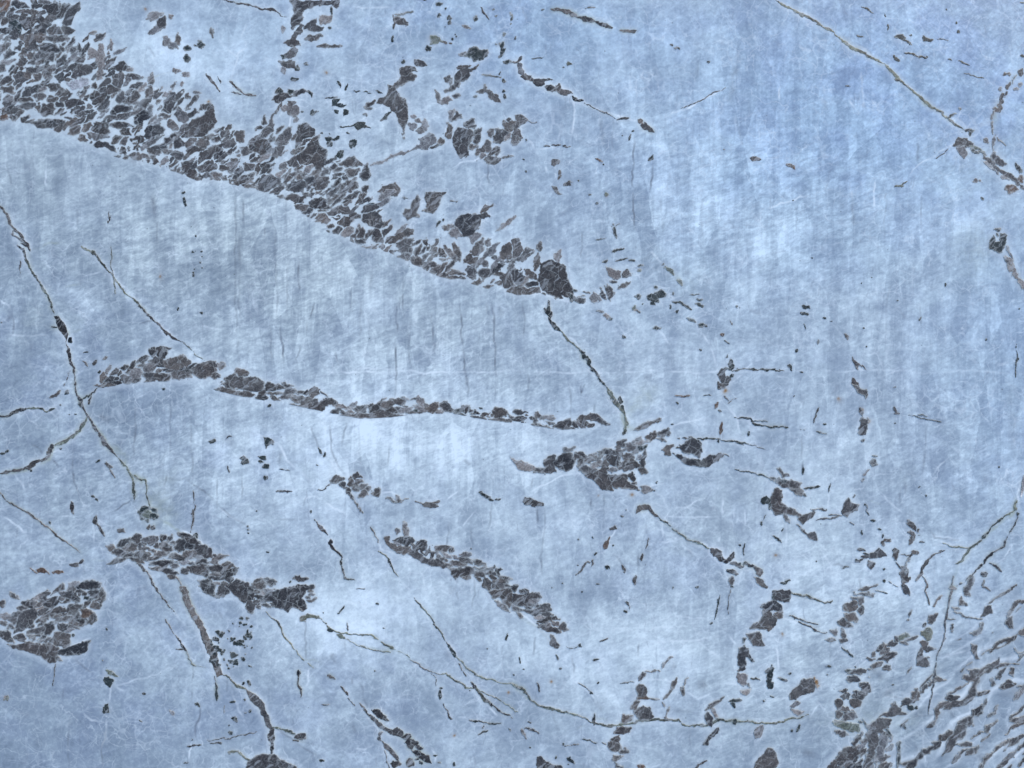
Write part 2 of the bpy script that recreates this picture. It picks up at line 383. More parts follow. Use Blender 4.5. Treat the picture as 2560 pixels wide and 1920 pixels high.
em 960 1415 70 50 0, 1070 1370 120 50 30, 1130 1410 120 60 0, 1040 1450 120 56 10, 1030 1520 170 38 20, 1110 1480 130 36 20, 1240 1480 160 60 0, 1230 1420 100 36 0, 1410 1335 70 55 60, 1465 1340 70 40 70, 1400 1470 150 50 0, 1360 1390 60 40 60
ed 1180 1330 110 70 40, 1600 1310 130 44 -10, 1560 1390 120 90 60, 1650 1350 180 56 -25, 1450 1430 90 60 0
el 1310 1355 130 70 0
ed 1640 1400 120 56 0, 1750 1440 170 90 -20, 1420 1540 200 60 5, 1720 1600 180 90 0, 1860 1590 150 60 0
em 1640 1470 120 66 0, 1520 1500 150 60 0, 1340 1510 150 40 0, 1200 1520 90 28 -30, 1900 1490 110 46 20, 1740 1540 100 56 0, 1970 1565 90 60 0, 1450 1620 150 50 -10, 1350 1590 100 36 -10, 1500 1570 60 40 0, 1600 1620 60 50 0
ed 1980 1630 140 70 0
@ 0 3
ed 1760 -20 110 40 -20, 1900 5 200 40 0
pm 1705 40 1830 20 1860 70 1850 160 1900 195 1830 180 1750 130
ed 1920 130 110 90 80
pd 1950 80 2040 30 2140 60 2200 120 2190 200 2110 235 2020 180
em 2170 260 100 80 80, 1490 5 80 36 -20, 2242 70 110 80 0, 2337 45 90 50 -20, 2592 20 110 40 0, 2682 210 90 30 20, 2230 265 50 30 0
pd 2212 240 2272 170 2312 130 2412 110 2492 85 2562 75 2722 80 2712 110 2652 130 2612 190 2652 210 2652 290 2612 300 2542 270 2482 310 2392 280 2352 220 2272 230 2212 270
po 2590 380 2600 350 2660 335 2740 345 2765 370 2700 365 2650 375 2630 390
g bandP
pd 50 600 250 570 380 575 480 580 510 640 480 750 430 745 350 690 250 650 120 630
pd 500 650 600 600 700 570 785 555 740 650 690 680 650 680 500 690
em 530 550 150 120 0, 555 450 80 80 0, 60 520 130 70 -30, 180 530 100 56 0, 300 520 130 60 15, 330 480 220 56 30, 430 450 110 80 80
pm 120 490 150 330 240 290 310 260 330 340 280 420 200 470
ek 280 350 100 50 80
ed 250 240 110 60 0
el 60 360 110 56 0, 50 410 100 36 0, 300 530 90 60 0
em 380 360 120 56 40, 490 310 150 60 15, 440 230 150 80 10, 610 170 160 80 -15, 870 180 130 60 85, 640 280 130 80 15, 820 250 80 80 60, 790 380 110 60 15, 660 410 120 50 -10, 100 440 60 30 0, 120 170 90 36 -20, 15 240 60 40 80, 480 720 120 30 -10, 690 130 60 30 0
pm 430 165 540 55 560 110 480 140
pd 640 90 720 50 800 30 870 60 870 100 800 130 740 110 680 110
ek 780 205 100 44 -20, 810 235 40 40 0
eb 740 325 110 70 -20
ek 635 515 18 20 0
g veinJ
sd 14 1180 -140 1240 -60 1290 0 1340 90 1400 170 1450 250
sm 6 1450 250 1520 350
sm 8 1430 370 1490 470
sd 14 1490 470 1560 570 1610 650
so 8 1610 650 1650 750 1710 780 1800 800
g veinK
pm 1550 90 1600 100 1650 230 1720 340 1790 480 1830 590 1870 670 1890 760 1930 850 1880 870 1830 760 1790 640 1740 540 1710 440 1650 340 1600 240
sm 8 1605 240 1660 350 1720 450 1740 540 1800 660 1850 800
sm 10 1520 0 1570 80
sd 14 1850 860 1890 970
sk 20 1875 930 1868 1010 1872 1075
so 12 1930 850 2000 890 2050 950 2140 980
pm 2130 970 2180 1000 2212 1030 2222 1130 2170 1090
sm 46 2212 1040 2262 1140 2302 1240 2340 1330
sm 44 2340 1310 2352 1400 2342 1550
so 16 2352 1310 2462 1330 2552 1360
em 2602 1385 90 45 -10
so 14 1980 1520 2050 1515 2110 1555 2170 1600
g speckH
ek 940 905 80 70 -30, 1255 1013 25 15 -10, 1700 1110 45 18 -50, 2015 1085 50 20 0, 2035 1240 60 30 -45, 2000 1355 40 24 20, 2040 750 40 40 0, 2025 695 60 18 20, 2160 930 50 24 -60, 2105 930 24 24 0, 1970 800 20 20 0, 920 460 30 16 -60, 895 733 14 12 0, 2120 1190 24 14 0, 2160 1170 24 24 0, 1215 1250 30 10 -30, 1663 1407 14 12 0, 1600 1615 40 10 10, 1988 1295 14 14 0, 2115 1070 14 14 0
pk 900 1105 940 1100 948 1190 900 1190
eo 960 835 100 26 -30, 50 1050 40 26 80
sd 10 1615 1467 1680 1463 1730 1455
sd 10 1810 1445 1910 1450
sd 7 1520 625 1580 625
sd 6 1780 1422 1950 1410 2080 1380 2212 1350
sd 6 480 770 460 860 450 960
sm 8 1940 1120 1940 1190
el 1490 1180 50 24 -60
ek 2140 480 40 16 80, 2165 520 60 20 80, 2170 430 30 20 0
K 1820 460 2170 800 46 16
K 2000 350 2160 440 10 10
g bandQ
@ 1 2
pm 1095 1320 1160 1310 1150 1360 1220 1400 1340 1400 1340 1460 1290 1470 1210 1465 1180 1430 1110 1360
pm 1180 1340 1270 1320 1350 1320 1380 1355 1300 1400 1260 1390
el 1290 1260 130 44 -80, 1230 1270 40 40 0, 1820 1470 80 50 0
em 1420 1400 110 80 40, 1480 1450 90 30 60, 1400 1490 190 50 -20, 1520 1480 60 36 70, 1570 1550 160 60 -20, 1620 1430 140 50 -10, 1820 1530 130 56 -15, 1740 1545 160 40 -10, 1640 1520 100 30 0, 1680 1440 50 40 0
ed 1910 1545 140 40 -10, 1780 1620 200 80 0, 1990 1595 200 26 -5, 2095 1620 80 36 -60
em 1930 1640 70 50 0, 2010 1630 70 40 0
@ 1 3
em 1820 5 80 30 -10, 1990 60 120 70 -40, 2100 40 150 36 -5, 2060 90 100 36 -20, 2160 20 100 20 0, 1930 20 70 40 -30, 2130 260 120 36 -35, 2160 80 60 30 0
pm 2000 130 2060 110 2150 100 2212 100 2212 250 2190 280 2110 190 2050 200
@ 2 3
ed 20 100 70 50 20
pd 0 150 90 160 200 140 240 145 260 190 220 190 150 200 130 260 60 260 0 240
pm 0 250 100 290 190 290 240 240 320 230 340 300 290 320 200 340 100 310 0 310
em 85 125 40 36 0, 290 380 110 60 20, 60 340 60 28 -30, 430 445 90 70 0, 370 575 110 46 -60
el 185 215 90 50 0
ed 330 455 190 50 -10
ek 400 440 40 16 0
g incI
@ 1 2
em 700 825 100 56 10, 750 870 80 46 -30, 820 850 76 56 80, 870 800 70 60 0, 890 850 70 46 20, 920 885 80 46 10, 850 910 60 30 0, 970 910 60 44 80, 940 940 110 56 30
sd 26 780 890 800 930 835 985
pm 990 940 1060 890 1080 920 1060 970 1010 960
pm 1200 1040 1205 960 1240 970 1235 1000 1275 1005 1250 1030
em 1505 1042 110 44 0, 1550 1020 60 20 10
sd 14 1120 980 1160 1000 1200 1040
sd 9 1320 990 1370 1005
sk 20 1925 935 1980 970 2050 1000
ek 2090 1000 30 12 0
sm 6 840 990 880 1050 920 1120
sm 6 1280 1000 1330 995 1440 1030
g speckI
pk 65 460 110 460 165 510 150 540 125 525 100 540 90 570 75 510
pk 10 630 60 615 95 620 90 655 50 655
ek 45 675 40 20 0, 85 715 50 36 20, 78 812 40 22 85, 590 610 40 14 85, 555 577 50 14 -65, 8 1098 14 14 0, 92 1450 20 12 0, 110 192 16 20 0, 1870 1425 12 16 0, 475 1105 24 14 -60, 530 700 20 10 -30
sd 12 178 918 240 922 320 925
sd 8 200 742 300 740
sm 6 520 920 600 912 650 850
g veinL
sd 18 510 1170 535 1215 560 1250 620 1300
ed 645 1362 60 30 80
sd 14 650 1380 680 1440 720 1470 750 1490
sm 8 740 1490 745 1600 760 1680
sm 6 1000 1240 1020 1300 1050 1370
so 10 1060 1430 1130 1500 1190 1600 1230 1659
sk 12 1140 1520 1180 1580
sd 8 750 1665 800 1680 860 1694
g veinM
@ 1 3
so 8 60 290 180 400 280 560 370 680 430 740 500 800
so 8 560 370 640 450 700 490 850 505 1000 520 1060 545
ek 650 470 70 26 -25, 850 505 50 9 0, 920 508 50 9 0
eo 745 525 60 34 -20
so 18 1080 565 1140 600 1190 630
so 7 1190 630 1300 680 1340 710
sm 9 1330 710 1400 760 1480 820 1560 845 1640 840
so 10 1560 845 1640 840 1700 880 1800 950 1890 970
sm 8 1500 840 1560 890 1555 950
ek 1590 1030 80 22 80, 1600 968 24 14 0
sm 9 1620 1100 1650 1160 1670 1220 1690 1240
so 6 780 540 900 600 1060 650 1180 660
g veinN
so 7 1360 190 1430 250 1520 370 1600 500 1650 570
sk 20 1650 580 1690 640 1720 705
sd 16 1750 760 1780 810 1812 870
sd 26 1860 920 1890 970 1950 1030 2000 1080
so 30 1870 940 1950 1030 2000 1090
sd 12 2000 1080 2060 1130 2150 1200 2212 1230
so 8 1720 700 1820 790 1950 880 2050 900 2130 930 2212 935 2320 985 2412 1110
so 7 1890 970 2000 1020 2100 1070 2212 1140 2260 1180
sk 14 1845 1245 1950 1260 2040 1275 2120 1275
ek 1960 1357 80 14 12, 1965 1310 20 14 0
g veinO
sm 14 375 820 375 860 370 930 395 980 390 1050
ed 375 838 40 26 85
sd 14 620 850 655 880 690 890
sm 14 730 960 770 990 800 1020
sm 7 800 1040 850 1120
sd 6 570 1118 640 1118
sm 14 890 1100 930 1130 960 1170
pm 930 1150 990 1200 1050 1240 1100 1290 1180 1320 1230 1300 1260 1330 1290 1380 1280 1400 1230 1380 1150 1350 1060 1300 980 1220
pm 1000 1150 1060 1160 1130 1210 1160 1260 1080 1230 1020 1190
em 1310 1390 60 50 0, 1340 1450 90 70 0, 1410 1490 60 30 -20
pm 1340 1500 1400 1510 1450 1540 1500 1560 1510 1620 1440 1590 1380 1540
sl 16 1100 1350 1060 1370 1060 1400 1080 1420
pm 1080 1420 1150 1460 1230 1560 1240 1600 1210 1590 1160 1530 1110 1480
sl 7 1110 1500 1130 1600 1170 1680
em 1210 1630 80 50 10, 1330 1610 70 56 70
ek 1425 1610 25 22 0, 1390 1580 36 18 0, 1580 1620 24 16 0, 1550 1550 40 12 0, 570 1590 40 20 -10, 1710 1622 40 24 80, 1180 1610 24 24 0
g incJ
pd 0 1560 60 1540 160 1530 200 1580 280 1610 340 1640 420 1690 -100 1690 -80 1600
g speckJ
ek 765 12 24 30 0, 290 45 24 12 20, 745 285 60 16 50, 585 322 14 12 0, 1110 457 12 8 0, 1990 638 16 12 0, 2160 525 50 14 85, 1050 237 24 14 0, 1036 830 10 14 0, 1845 985 12 10 0, 720 320 10 12 0, 2190 1325 30 10 -60
sk 8 770 20 820 25 860 38
sm 8 795 400 800 440 790 480
sd 6 865 100 950 112
em 345 1420 40 16 0
@ 2 2
g bandR
el 100 705 190 60 -20, 480 570 90 40 20, 750 690 180 50 25
pm 260 690 310 620 380 605 360 680 380 760 340 775 180 770 200 735 290 730
pd 350 680 400 620 450 590 520 600 550 660 520 740 470 750 400 730
em 600 620 110 36 -20, 590 680 80 50 80, 650 740 130 56 0, 870 660 130 80 -20, 840 590 190 46 -10, 915 560 60 40 0, 950 500 90 36 20, 1000 630 110 60 0, 1060 690 160 50 -40, 1130 660 160 40 85, 1120 740 100 50 -30, 1210 450 110 56 25, 1310 430 110 56 10, 1290 470 70 30 0, 800 680 60 90 0
el 1030 550 110 66 -30, 1100 520 80 40 15
pk 1050 580 1060 560 1090 540 1140 545 1180 520 1150 570 1090 580
pd 600 765 700 770 760 740 800 700 830 720 820 790 900 790 1000 780 1000 830 1090 890 1100 920 1000 910 900 900 860 880 870 920 770 910 740 860 700 830
ed 1040 800 80 50 -50
el 1160 910 90 60 10
pm 1040 405 1100 350 1160 320 1240 320 1290 295 1290 315 1220 350 1150 380
g bandS
pm 1290 570 1350 520 1400 515 1370 570 1370 630 1330 620
pm 1410 545 1500 500 1560 455 1640 490 1640 580 1610 640 1560 610 1500 600 1460 560
ek 1615 550 90 40 80
pd 1390 600 1450 620 1560 650 1640 660 1700 620 1740 615 1800 590 1820 620 1780 670 1690 720 1600 715 1490 690 1440 640
sm 8 1430 465 1560 455
g veinP
sk 13 1600 465 1700 470 1820 485 1900 495 1990 520 2040 515
sm 7 2040 520 2120 540 2200 565
sk 12 1930 740 2080 765 2150 790 2212 820
sm 5 1820 600 1880 630
sk 12 1920 290 2050 305 2100 350 2212 370 2310 372 2390 378
sk 8 2080 325 2150 320 2212 330
sk 9 2490 395 2540 395
sk 10 2630 405 2670 425 2720 430
g speckK
eb 1470 97 120 16 5
ek 1690 95 70 7 0, 1425 160 26 14 -30, 1790 235 30 20 -20, 1390 343 20 14 0, 2045 435 40 20 85, 1245 855 20 10 -40, 1228 922 14 8 0, 825 1585 34 30 0, 575 1340 12 12 0, 708 1327 12 12 0, 945 1143 24 10 0, 985 1085 16 8 0, 570 1568 16 10 0, 1970 1395 20 14 0, 2190 1005 80 50 10, 1780 500 24 12 80, 720 1470 32 14 40, 870 1395 14 20 0
eb 1800 380 95 24 88, 1760 190 60 22 55, 820 1370 110 28 62
em 1800 20 50 50 0, 875 1245 50 40 20, 1130 1500 70 20 80, 965 1595 60 16 -60, 690 1540 50 12 75
pm 90 1020 120 970 160 985 220 1010 275 1030 270 1050 200 1055 110 1040
sm 9 665 1530 620 1570 590 1620 555 1659
sm 7 1170 1330 1160 1420
sk 7 2015 1380 2010 1480
sk 7 2200 1120 2175 1170
ek 2160 1205 40 14 70
sm 6 1930 110 1860 170
el 1850 120 50 12 -45
g veinQ
pm 1065 1130 1080 1060 1130 1030 1180 1040 1240 1130 1280 1160 1230 1150 1180 1090 1120 1090
so 12 1240 1140 1330 1200 1400 1260 1500 1330 1600 1370 1700 1420
sd 8 1270 1160 1340 1210 1450 1290 1510 1340 1620 1365
em 1765 1450 100 60 -10, 1800 1500 90 40 -40, 1840 1530 60 30 0, 1890 1500 90 40 60, 1940 1560 110 28 -8, 2060 1572 100 20 -10, 1900 1620 100 36 -25, 2130 1620 80 44 -50
ek 1970 1548 24 20 0, 2015 1553 24 20 0
@ 3 2
g incK
pm 715 0 770 0 800 40 860 45 845 130 820 90 770 60
pd 780 430 790 350 785 260 800 210 830 260 870 310 860 340 850 440 820 450
eb 820 290 80 50 -60, 862 320 40 16 -80
ek 820 487 14 14 0, 918 620 30 12 0
pm 880 680 905 640 930 660 950 710 900 710
sl 14 880 740 850 770 835 790
em 825 830 24 14 80, 1090 25 20 16 0
g incL
pm 80 740 110 720 130 770 170 780 180 810 120 810
pm 60 850 90 800 140 850 200 830 290 850 270 900 300 930 290 970 240 970 180 900 120 890
pd 30 970 60 890 120 920 120 1010 160 1060 230 1090 290 1130 270 1150 200 1130 130 1110 60 1130 10 1060
ek 20 1050 50 36 70, 80 1060 80 30 -30
em 155 1150 90 36 -60, 40 820 60 30 0
pm 250 1160 310 1120 400 1090 380 1140 330 1180 300 1220
ek 120 850 60 50 0, 315 957 30 16 -30
sm 13 370 1080 430 1080 500 1090
sk 9 310 905 380 895 450 888
sd 14 245 1215 290 1260 330 1290
pm 330 1290 400 1285 425 1360 370 1340
pm 630 1090 690 980 720 1030 780 1050 770 1100 710 1110 680 1140 640 1120
sm 11 410 1170 540 1165 640 1140
sm 7 530 1130 640 1132
g speckL
sk 7 1215 270 1370 295 1440 315 1500 330
sk 7 1290 262 1370 265
sd 10 430 210 405 250 395 340
sk 13 835 1040 850 1090 870 1130
ek 900 1175 40 22 -20, 960 1255 30 12 -20, 990 1310 30 12 80, 805 1285 40 12 88, 1000 1700 20 20 0, 492 347 24 14 0, 2000 713 14 12 0, 1302 893 20 10 70, 1357 963 16 8 85, 298 750 50 16 85, 530 905 60 10 80, 225 113 12 12 0, 2155 1133 26 26 0, 1320 1362 50 12 -15, 1360 960 14 8 0, 1010 1600 16 20 0, 128 1255 36 8 70, 670 1588 50 9 0, 1297 1307 16 8 0, 1100 343 14 14 0, 420 1525 10 10 0
ek 75 1340 70 14 -30
em 1095 220 50 20 -60, 740 965 24 14 80, 1110 255 40 20 0
sm 6 700 1185 750 1215
em 1240 1220 76 44 -40, 1238 1290 40 36 0, 1240 1340 80 34 60, 1265 1450 60 30 0, 1235 1480 50 16 70, 1290 1260 14 30 0
pm 980 1400 970 1370 1010 1330 1065 1340 1060 1365 1000 1365 1000 1410
pm 750 1540 790 1510 870 1470 950 1415 990 1440 1025 1490 920 1500 820 1510 760 1550
em 885 1560 70 56 80, 810 1440 60 22 0
ek 765 1525 30 24 0, 845 1472 24 14 0
pm 1070 1430 1100 1415 1140 1430 1130 1490 1120 1520 1080 1490 1090 1455
sd 15 1100 1520 1130 1560 1150 1590
pm 1140 1640 1160 1575 1205 1575 1200 1659 1220 1720 1160 1730
sd 6 1150 1465 1220 1475
sm 11 1370 1510 1480 1450 1530 1435
sm 26 1370 1520 1330 1580 1325 1650
g veinR
so 24 2150 1000 2135 1060 2130 1100
so 16 2130 1100 2020 1160 1940 1210 1900 1290 1820 1370 1740 1420 1690 1490 1670 1540 1620 1550
so 9 1750 1420 1600 1410 1500 1370
sd 10 2160 1150 2120 1250 2060 1310 2030 1410 1940 1460
sd 22 1940 1460 1880 1520 1860 1560
sd 14 1850 1560 1790 1610 1750 1690
sd 18 1910 1555 1970 1575 2020 1620
em 1860 1640 60 30 0, 1890 1500 24 20 0
ew 2200 880 150 30 88
@ 3 3
g incM
pd 40 120 190 110 200 150 180 230 100 220 30 170
pd 0 230 50 210 120 250 120 330 40 290 -30 290 -60 260
em 100 340 70 56 40, 30 390 100 70 60, 10 440 60 40 60, -20 330 60 80 0
ek 45 185 40 24 80
@ 2 3
pm 2212 260 2180 300 2140 380 2090 420 2050 460 2212 455 2240 400 2250 330
pm 2020 500 2140 480 2150 540 2180 610 2080 600 2040 540
pd 1950 620 2010 600 2040 640 2080 730 2030 700 2010 800 1960 820
ek 2000 700 80 34 85, 2000 560 50 26 60, 2070 720 50 24 -50
pl 1950 840 2030 840 2030 900 2070 970 2000 950 1960 900
pm 1990 930 2050 920 2070 970 2010 955
el 2010 1005 80 46 15
pm 2090 0 2160 30 2212 100 2180 105 2110 60
em 1890 40 60 36 80
ek 1885 88 24 20 0
g veinS
@ 3 3
so 12 200 145 300 160 400 200 480 230 560 215
sd 8 210 150 300 165 400 205
sd 12 470 230 545 222
sd 10 270 390 370 440 450 480 510 490
sm 6 180 340 300 380 450 420
sk 10 105 62 150 52 200 38
g specksM
ek 520 785 36 20 0, 130 895 70 22 -15, 20 860 150 50 80, 20 945 60 50 0, 40 800 30 20 0, 5 820 60 40 0, 195 838 20 14 0, 1080 940 24 10 -10, 30 1040 30 16 -20, 260 1310 60 16 65, 215 1330 24 14 60, 510 860 14 8 0, 755 790 16 10 -60, 1280 1140 30 16 10, 1180 1300 40 20 -40, -37 1075 20 14 0
g incN
pm 185 1060 220 980 290 900 380 880 430 920 390 1000 300 1020 240 1060
er 405 920 70 44 -70
sl 10 260 960 330 940 390 960
el 235 1100 80 30 20
pl 200 1140 310 1170 270 1200 220 1190
g veinT
so 10 -230 1250 -100 1262 0 1265 100 1265 220 1230 350 1200
@ 2 3
so 12 0 940 100 990 200 1110 300 1140 400 1165 540 1190 620 1230 700 1270 860 1295 1000 1280 1100 1250 1230 1240 1420 1250 1500 1295 1680 1290 1780 1240 1930 1245 2000 1255
sd 8 640 1240 700 1270 760 1280
pk 1915 1235 1935 1225 1950 1250 1940 1285 1912 1270
ek 705 1240 90 16 85
g speckO
ek 595 603 24 30 0, 385 700 46 14 -75, 985 315 34 16 -25, 610 128 18 16 0, 450 62 14 10 0, 685 1007 26 14 0, 740 930 24 10 60, 430 805 18 14 80, 720 718 50 10 10, 150 1478 16 12 0, 68 715 30 12 -60, 75 745 24 16 80, 100 810 20 10 0, 440 1455 20 10 40, 1400 110 20 8 80, 345 103 12 8 0, 1600 100 20 10 0, 740 72 30 8 0, 20 855 18 12 0, 150 1268 24 10 0, 370 1560 16 24 0, 495 1630 14 10 0, 1720 410 18 10 20, 990 240 40 8 -60
sk 5 455 612 580 612
sd 9 760 558 800 548 822 540
sm 7 1000 240 1015 270 1010 300
em 1065 40 80 20 80
sk 10 1800 160 1775 260 1755 380
sm 7 1880 90 1875 200 1865 320
sd 10 215 920 235 960 242 1005
sk 9 925 928 990 923 1060 928
sk 9 615 1415 680 1425 735 1443
sd 8 780 1445 820 1465
sm 5 440 1465 510 1465 580 1460
sd 11 110 1318 180 1320 240 1355
el 100 1360 80 24 -68
sm 6 560 920 620 960 690 1005
pd 210 1690 215 1560 250 1560 280 1590 330 1610 380 1640 430 1640 445 1700
sk 26 480 1570 510 1595 545 1625
eb 1115 1645 60 30 -10
sd 14 1570 1665 1640 1615 1690 1600
g incO
sm 12 1160 830 1220 815 1290 825
sl 14 1290 825 1310 770 1350 730 1390 700
sm 30 1155 845 1120 870 1100 905
pm 1070 960 1100 930 1140 930 1170 960 1150 1040 1090 1040
eb 1130 1052 90 34 5
pm 1030 1120 1080 1070 1100 1090 1080 1160 1040 1160
pm 1060 1180 1130 1125 1190 1140 1230 1210 1190 1240 1100 1240
pm 945 1270 955 1200 1020 1210 1060 1200 1030 1240 980 1280
pd 870 1360 910 1300 960 1300 1030 1310 1000 1350 940 1360
pm 830 1480 860 1400 920 1380 910 1440 940 1470 930 1520 860 1520
em 970 1520 60 40 20, 905 1575 80 34 0, 1400 930 90 36 65
sd 18 890 1600 900 1640 950 1640
sm 18 1380 980 1340 1030 1310 1060
sm 16 1515 880 1485 940 1470 980
ed 1475 990 70 28 80
ed 1230 1065 60 12 -8
sm 8 1300 1090 1320 1130
sm 8 1355 1130 1320 1210 1340 1240
g incP
pm 1670 1170 1700 1110 1780 1070 1830 1030 1790 1100 1740 1140
pd 1665 1210 1700 1180 1740 1230 1730 1300 1690 1290
el 1750 1180 90 24 -70
pd 1710 1370 1770 1310 1790 1310 1780 1350 1730 1380 1710 1420 1690 1470 1650 1460
ek 1925 1075 90 20 5, 1910 1110 50 22 -35
sk 8 2060 870 2110 880 2140 905
el 2130 1350 110 60 60
pm 2080 1680 2100 1620 2180 1540 2212 1490 2260 1500 2300 1620 2212 1690
g incQ
@ 3 3
em 840 115 140 28 20, 830 155 150 28 -5, 720 260 150 80 30, 800 290 70 50 80, 720 350 110 76 -20, 655 500 80 30 -85, 650 560 60 44 0, 550 548 70 28 5
pm 720 180 830 175 825 240 790 250 740 210
pm 590 410 650 360 700 390 740 430 680 450 610 430
el 570 480 60 40 0
sk 14 640 610 690 660 740 700
em 1110 550 60 34 40, 1070 590 90 40 30, 1000 610 60 30 30, 960 640 130 36 40, 920 680 80 46 40, 1010 650 100 36 25, 890 715 60 25 0, 1180 575 60 22 0, 1250 540 110 26 20
eo 1160 530 110 36 20
em 1030 700 150 56 20, 1020 785 80 46 -20, 960 760 120 46 30, 890 830 150 56 15
pm 690 840 740 810 850 810 950 790 970 820 900 860 780 860
ed 730 890 100 42 0
pm 790 920 880 905 890 1000 850 1020 800 980
em 780 1030 120 70 0, 680 1030 140 46 10, 650 1000 80 24 40, 620 1100 90 60 80, 760 1090 100 90 60, 680 1150 100 46 0, 700 1200 120 80 0, 620 1200 70 60 60
po 560 1270 600 1250 700 1270 790 1280 780 1350 700 1350 620 1310
em 630 1360 90 36 -20, 790 1365 60 24 30
ek 800 1265 24 14 0, 700 815 40 20 0
g incR
pm 850 1370 870 1280 960 1230 1080 1240 1040 1290 980 1330 1080 1390 1050 1400 950 1360 960 1440 920 1540 910 1690 800 1690 850 1560 870 1470
pl 970 1370 1030 1380 1030 1460 980 1560 950 1610 930 1680 940 1480
pd 500 1680 560 1580 640 1490 720 1470 780 1510 850 1480 850 1520 760 1560 700 1590 620 1600 570 1680
pd 640 1659 700 1620 800 1610 810 1690 640 1690
ek 880 1340 180 12 -60, 960 1300 120 12 -5, 1040 1350 90 14 -45, 870 1500 160 14 80, 890 1600 140 16 75
ek 1135 1480 90 26 85, 1130 1580 120 26 85
g incS
pm 960 1220 1050 1160 1060 1090 1090 1080 1120 1120 1160 1140 1150 1170 1190 1200 1100 1210
em 1200 1090 100 46 20, 1280 1030 90 66 60, 1350 965 120 34 30, 1470 900 110 32 0
sm 16 1300 990 1400 930 1450 900
ek 1230 1140 50 36 -20
g incT
em 1415 370 100 60 55, 1350 420 50 22 50, 1350 590 60 40 0, 1380 630 80 36 -10
eo 1375 505 100 86 80
pm 1285 770 1300 660 1330 640 1350 700 1390 690 1390 770 1330 780
g veinU
@ 3 2
pm 1160 1665 1230 1669 1220 1719 1160 1729
pm 1150 1729 1210 1749 1220 1839 1180 1809
sm 12 1340 1659 1380 1739 1360 1809 1390 1909
sm 8 1030 1709 1080 1730 1130 1765
sk 12 930 1789 980 1800 1030 1814
@ 3 3
sl 10 1600 0 1590 130 1550 300 1520 550 1460 700 1430 900 1380 1200
el 1600 95 50 30 0
g fringe
pm 1690 170 1690 100 1740 30 1780 0 1780 60 1740 120 1760 170
pm 1640 260 1660 170 1720 250
em 1630 280 60 20 0
sm 12 1620 310 1700 350 1790 375 1850 370
pm 1840 350 1870 270 1930 250 1940 320
sm 15 1900 240 1980 180 2060 130 2140 70
sm 14 1420 260 1450 200 1510 170
sm 10 1860 30 1860 90 1910 130
sm 9 1760 0 1700 40 1640 70
ed 1580 375 60 14 0
sm 20 2230 210 2150 230 2100 290 2070 350
pm 2050 420 2060 350 2110 360 2120 460 2080 460
pm 2150 510 2212 450 2232 530
pm 1740 500 1820 460 1830 410 1860 410 1840 490 1780 520
pm 1760 580 1810 590 1800 680 1830 730 1790 720 1760 640
sm 20 1920 650 1980 590 2050 550 2110 535
pm 1730 810 1850 800 1950 740 2000 700 1980 800 1880 810 1820 860 1810 910 1730 920 1680 890 1690 860 1750 860
sm 10 1600 420 1580 450 1590 480
em 1640 975 150 18 30, 1590 1050 90 46 10
pm 1440 1230 1440 1150 1490 1100 1560 1080 1600 1110 1530 1130 1480 1160 1460 1240
em 2010 840 110 26 50, 2110 820 60 36 80, 1945 920 60 36 -75, 2060 940 120 56 30, 1850 1010 100 34 10
el 2175 1000 130 40 55
pm 1750 1220 1760 1170 1840 1120 1890 1060 1890 1100 1840 1160 1870 1180 1800 1210
em 1740 1270 50 46 0
sm 16 1990 1110 1960 1180 1900 1220
sm 20 2230 1110 2160 1180 2090 1240
sm 14 1980 1250 1930 1290 1860 1340
em 1895 1315 70 44 50
sm 18 2230 1255 2110 1310 2060 1370
sd 44 1195 1670 1280 1590 1350 1540
sd 50 1330 1555 1420 1480 1480 1440
sm 44 1480 1420 1540 1370 1590 1340
sl 8 1600 1345 1650 1330
sm 22 1590 1620 1650 1560 1680 1510 1730 1495
sm 12 1500 1550 1560 1490 1640 1450
pm 1640 1460 1700 1430 1760 1430 1750 1470 1680 1470
sm 12 1750 1400 1800 1370 1850 1340
sm 17 1840 1430 1890 1390 1920 1360
sm 28 1830 1670 1870 1590 1940 1530
sm 28 1940 1530 1980 1480 2060 1440 2120 1410
sm 34 1970 1670 2050 1590 2140 1510
sm 22 2150 1500 2230 1440
sm 22 2170 1640 2230 1560
sm 12 2130 620 2170 670 2212 640
sm 16 2140 740 2170 700 2212 670
@ 0 0
g rust
rr 1250 75 36, 1810 880 40
@ 1 0
rr 605 625 50, 1530 330 70, 2130 380 40
@ 2 1
rr 820 20 34, 1060 1005 40
@ 2 2
rr 1850 50 66, 1035 965 54, 755 968 24
@ 3 2
rr 620 125 56, 855 320 50, 810 230 40, 75 1490 46
@ 2 3
rr 350 895 40
@ 1 3
rr 1705 1385 40, 2190 1005 34
@ 3 3
rr 405 920 66, 130 495 40
@ 0 3
rr 50 1050 50, 730 320 40
@ 0 1
rr 1390 740 40
@ ov
A bandA 22 36 14 40 -220 235 0 262 60 270 130 285 190 310 250 345 330 365 400 385 470 395 540 405 600 425 650 460 710 495 780 525 850 550 920 585 1000 600 1080 625 1150 640 1210 645 1230 620 1205 580 1150 550 1120 530 1050 555 960 525 880 505 840 475 780 410 750 350 700 330 690 290 660 280 600 280 570 260 540 300 470 270 440 230 400 200 330 190 270 150 230 100 165 105 140 30 140 0 0 0
A bandM 16 26 13 15 225 835 250 800 330 765 370 775 470 795 480 808 430 815 300 828 250 840
A bandM 15 24 12 -15 470 835 540 815 640 840 700 870 790 880 900 868 1000 880 1070 890 1150 905 1290 915 1280 922 1200 920 1080 910 980 895 850 895 760 900 690 890 640 872 560 855 480 850
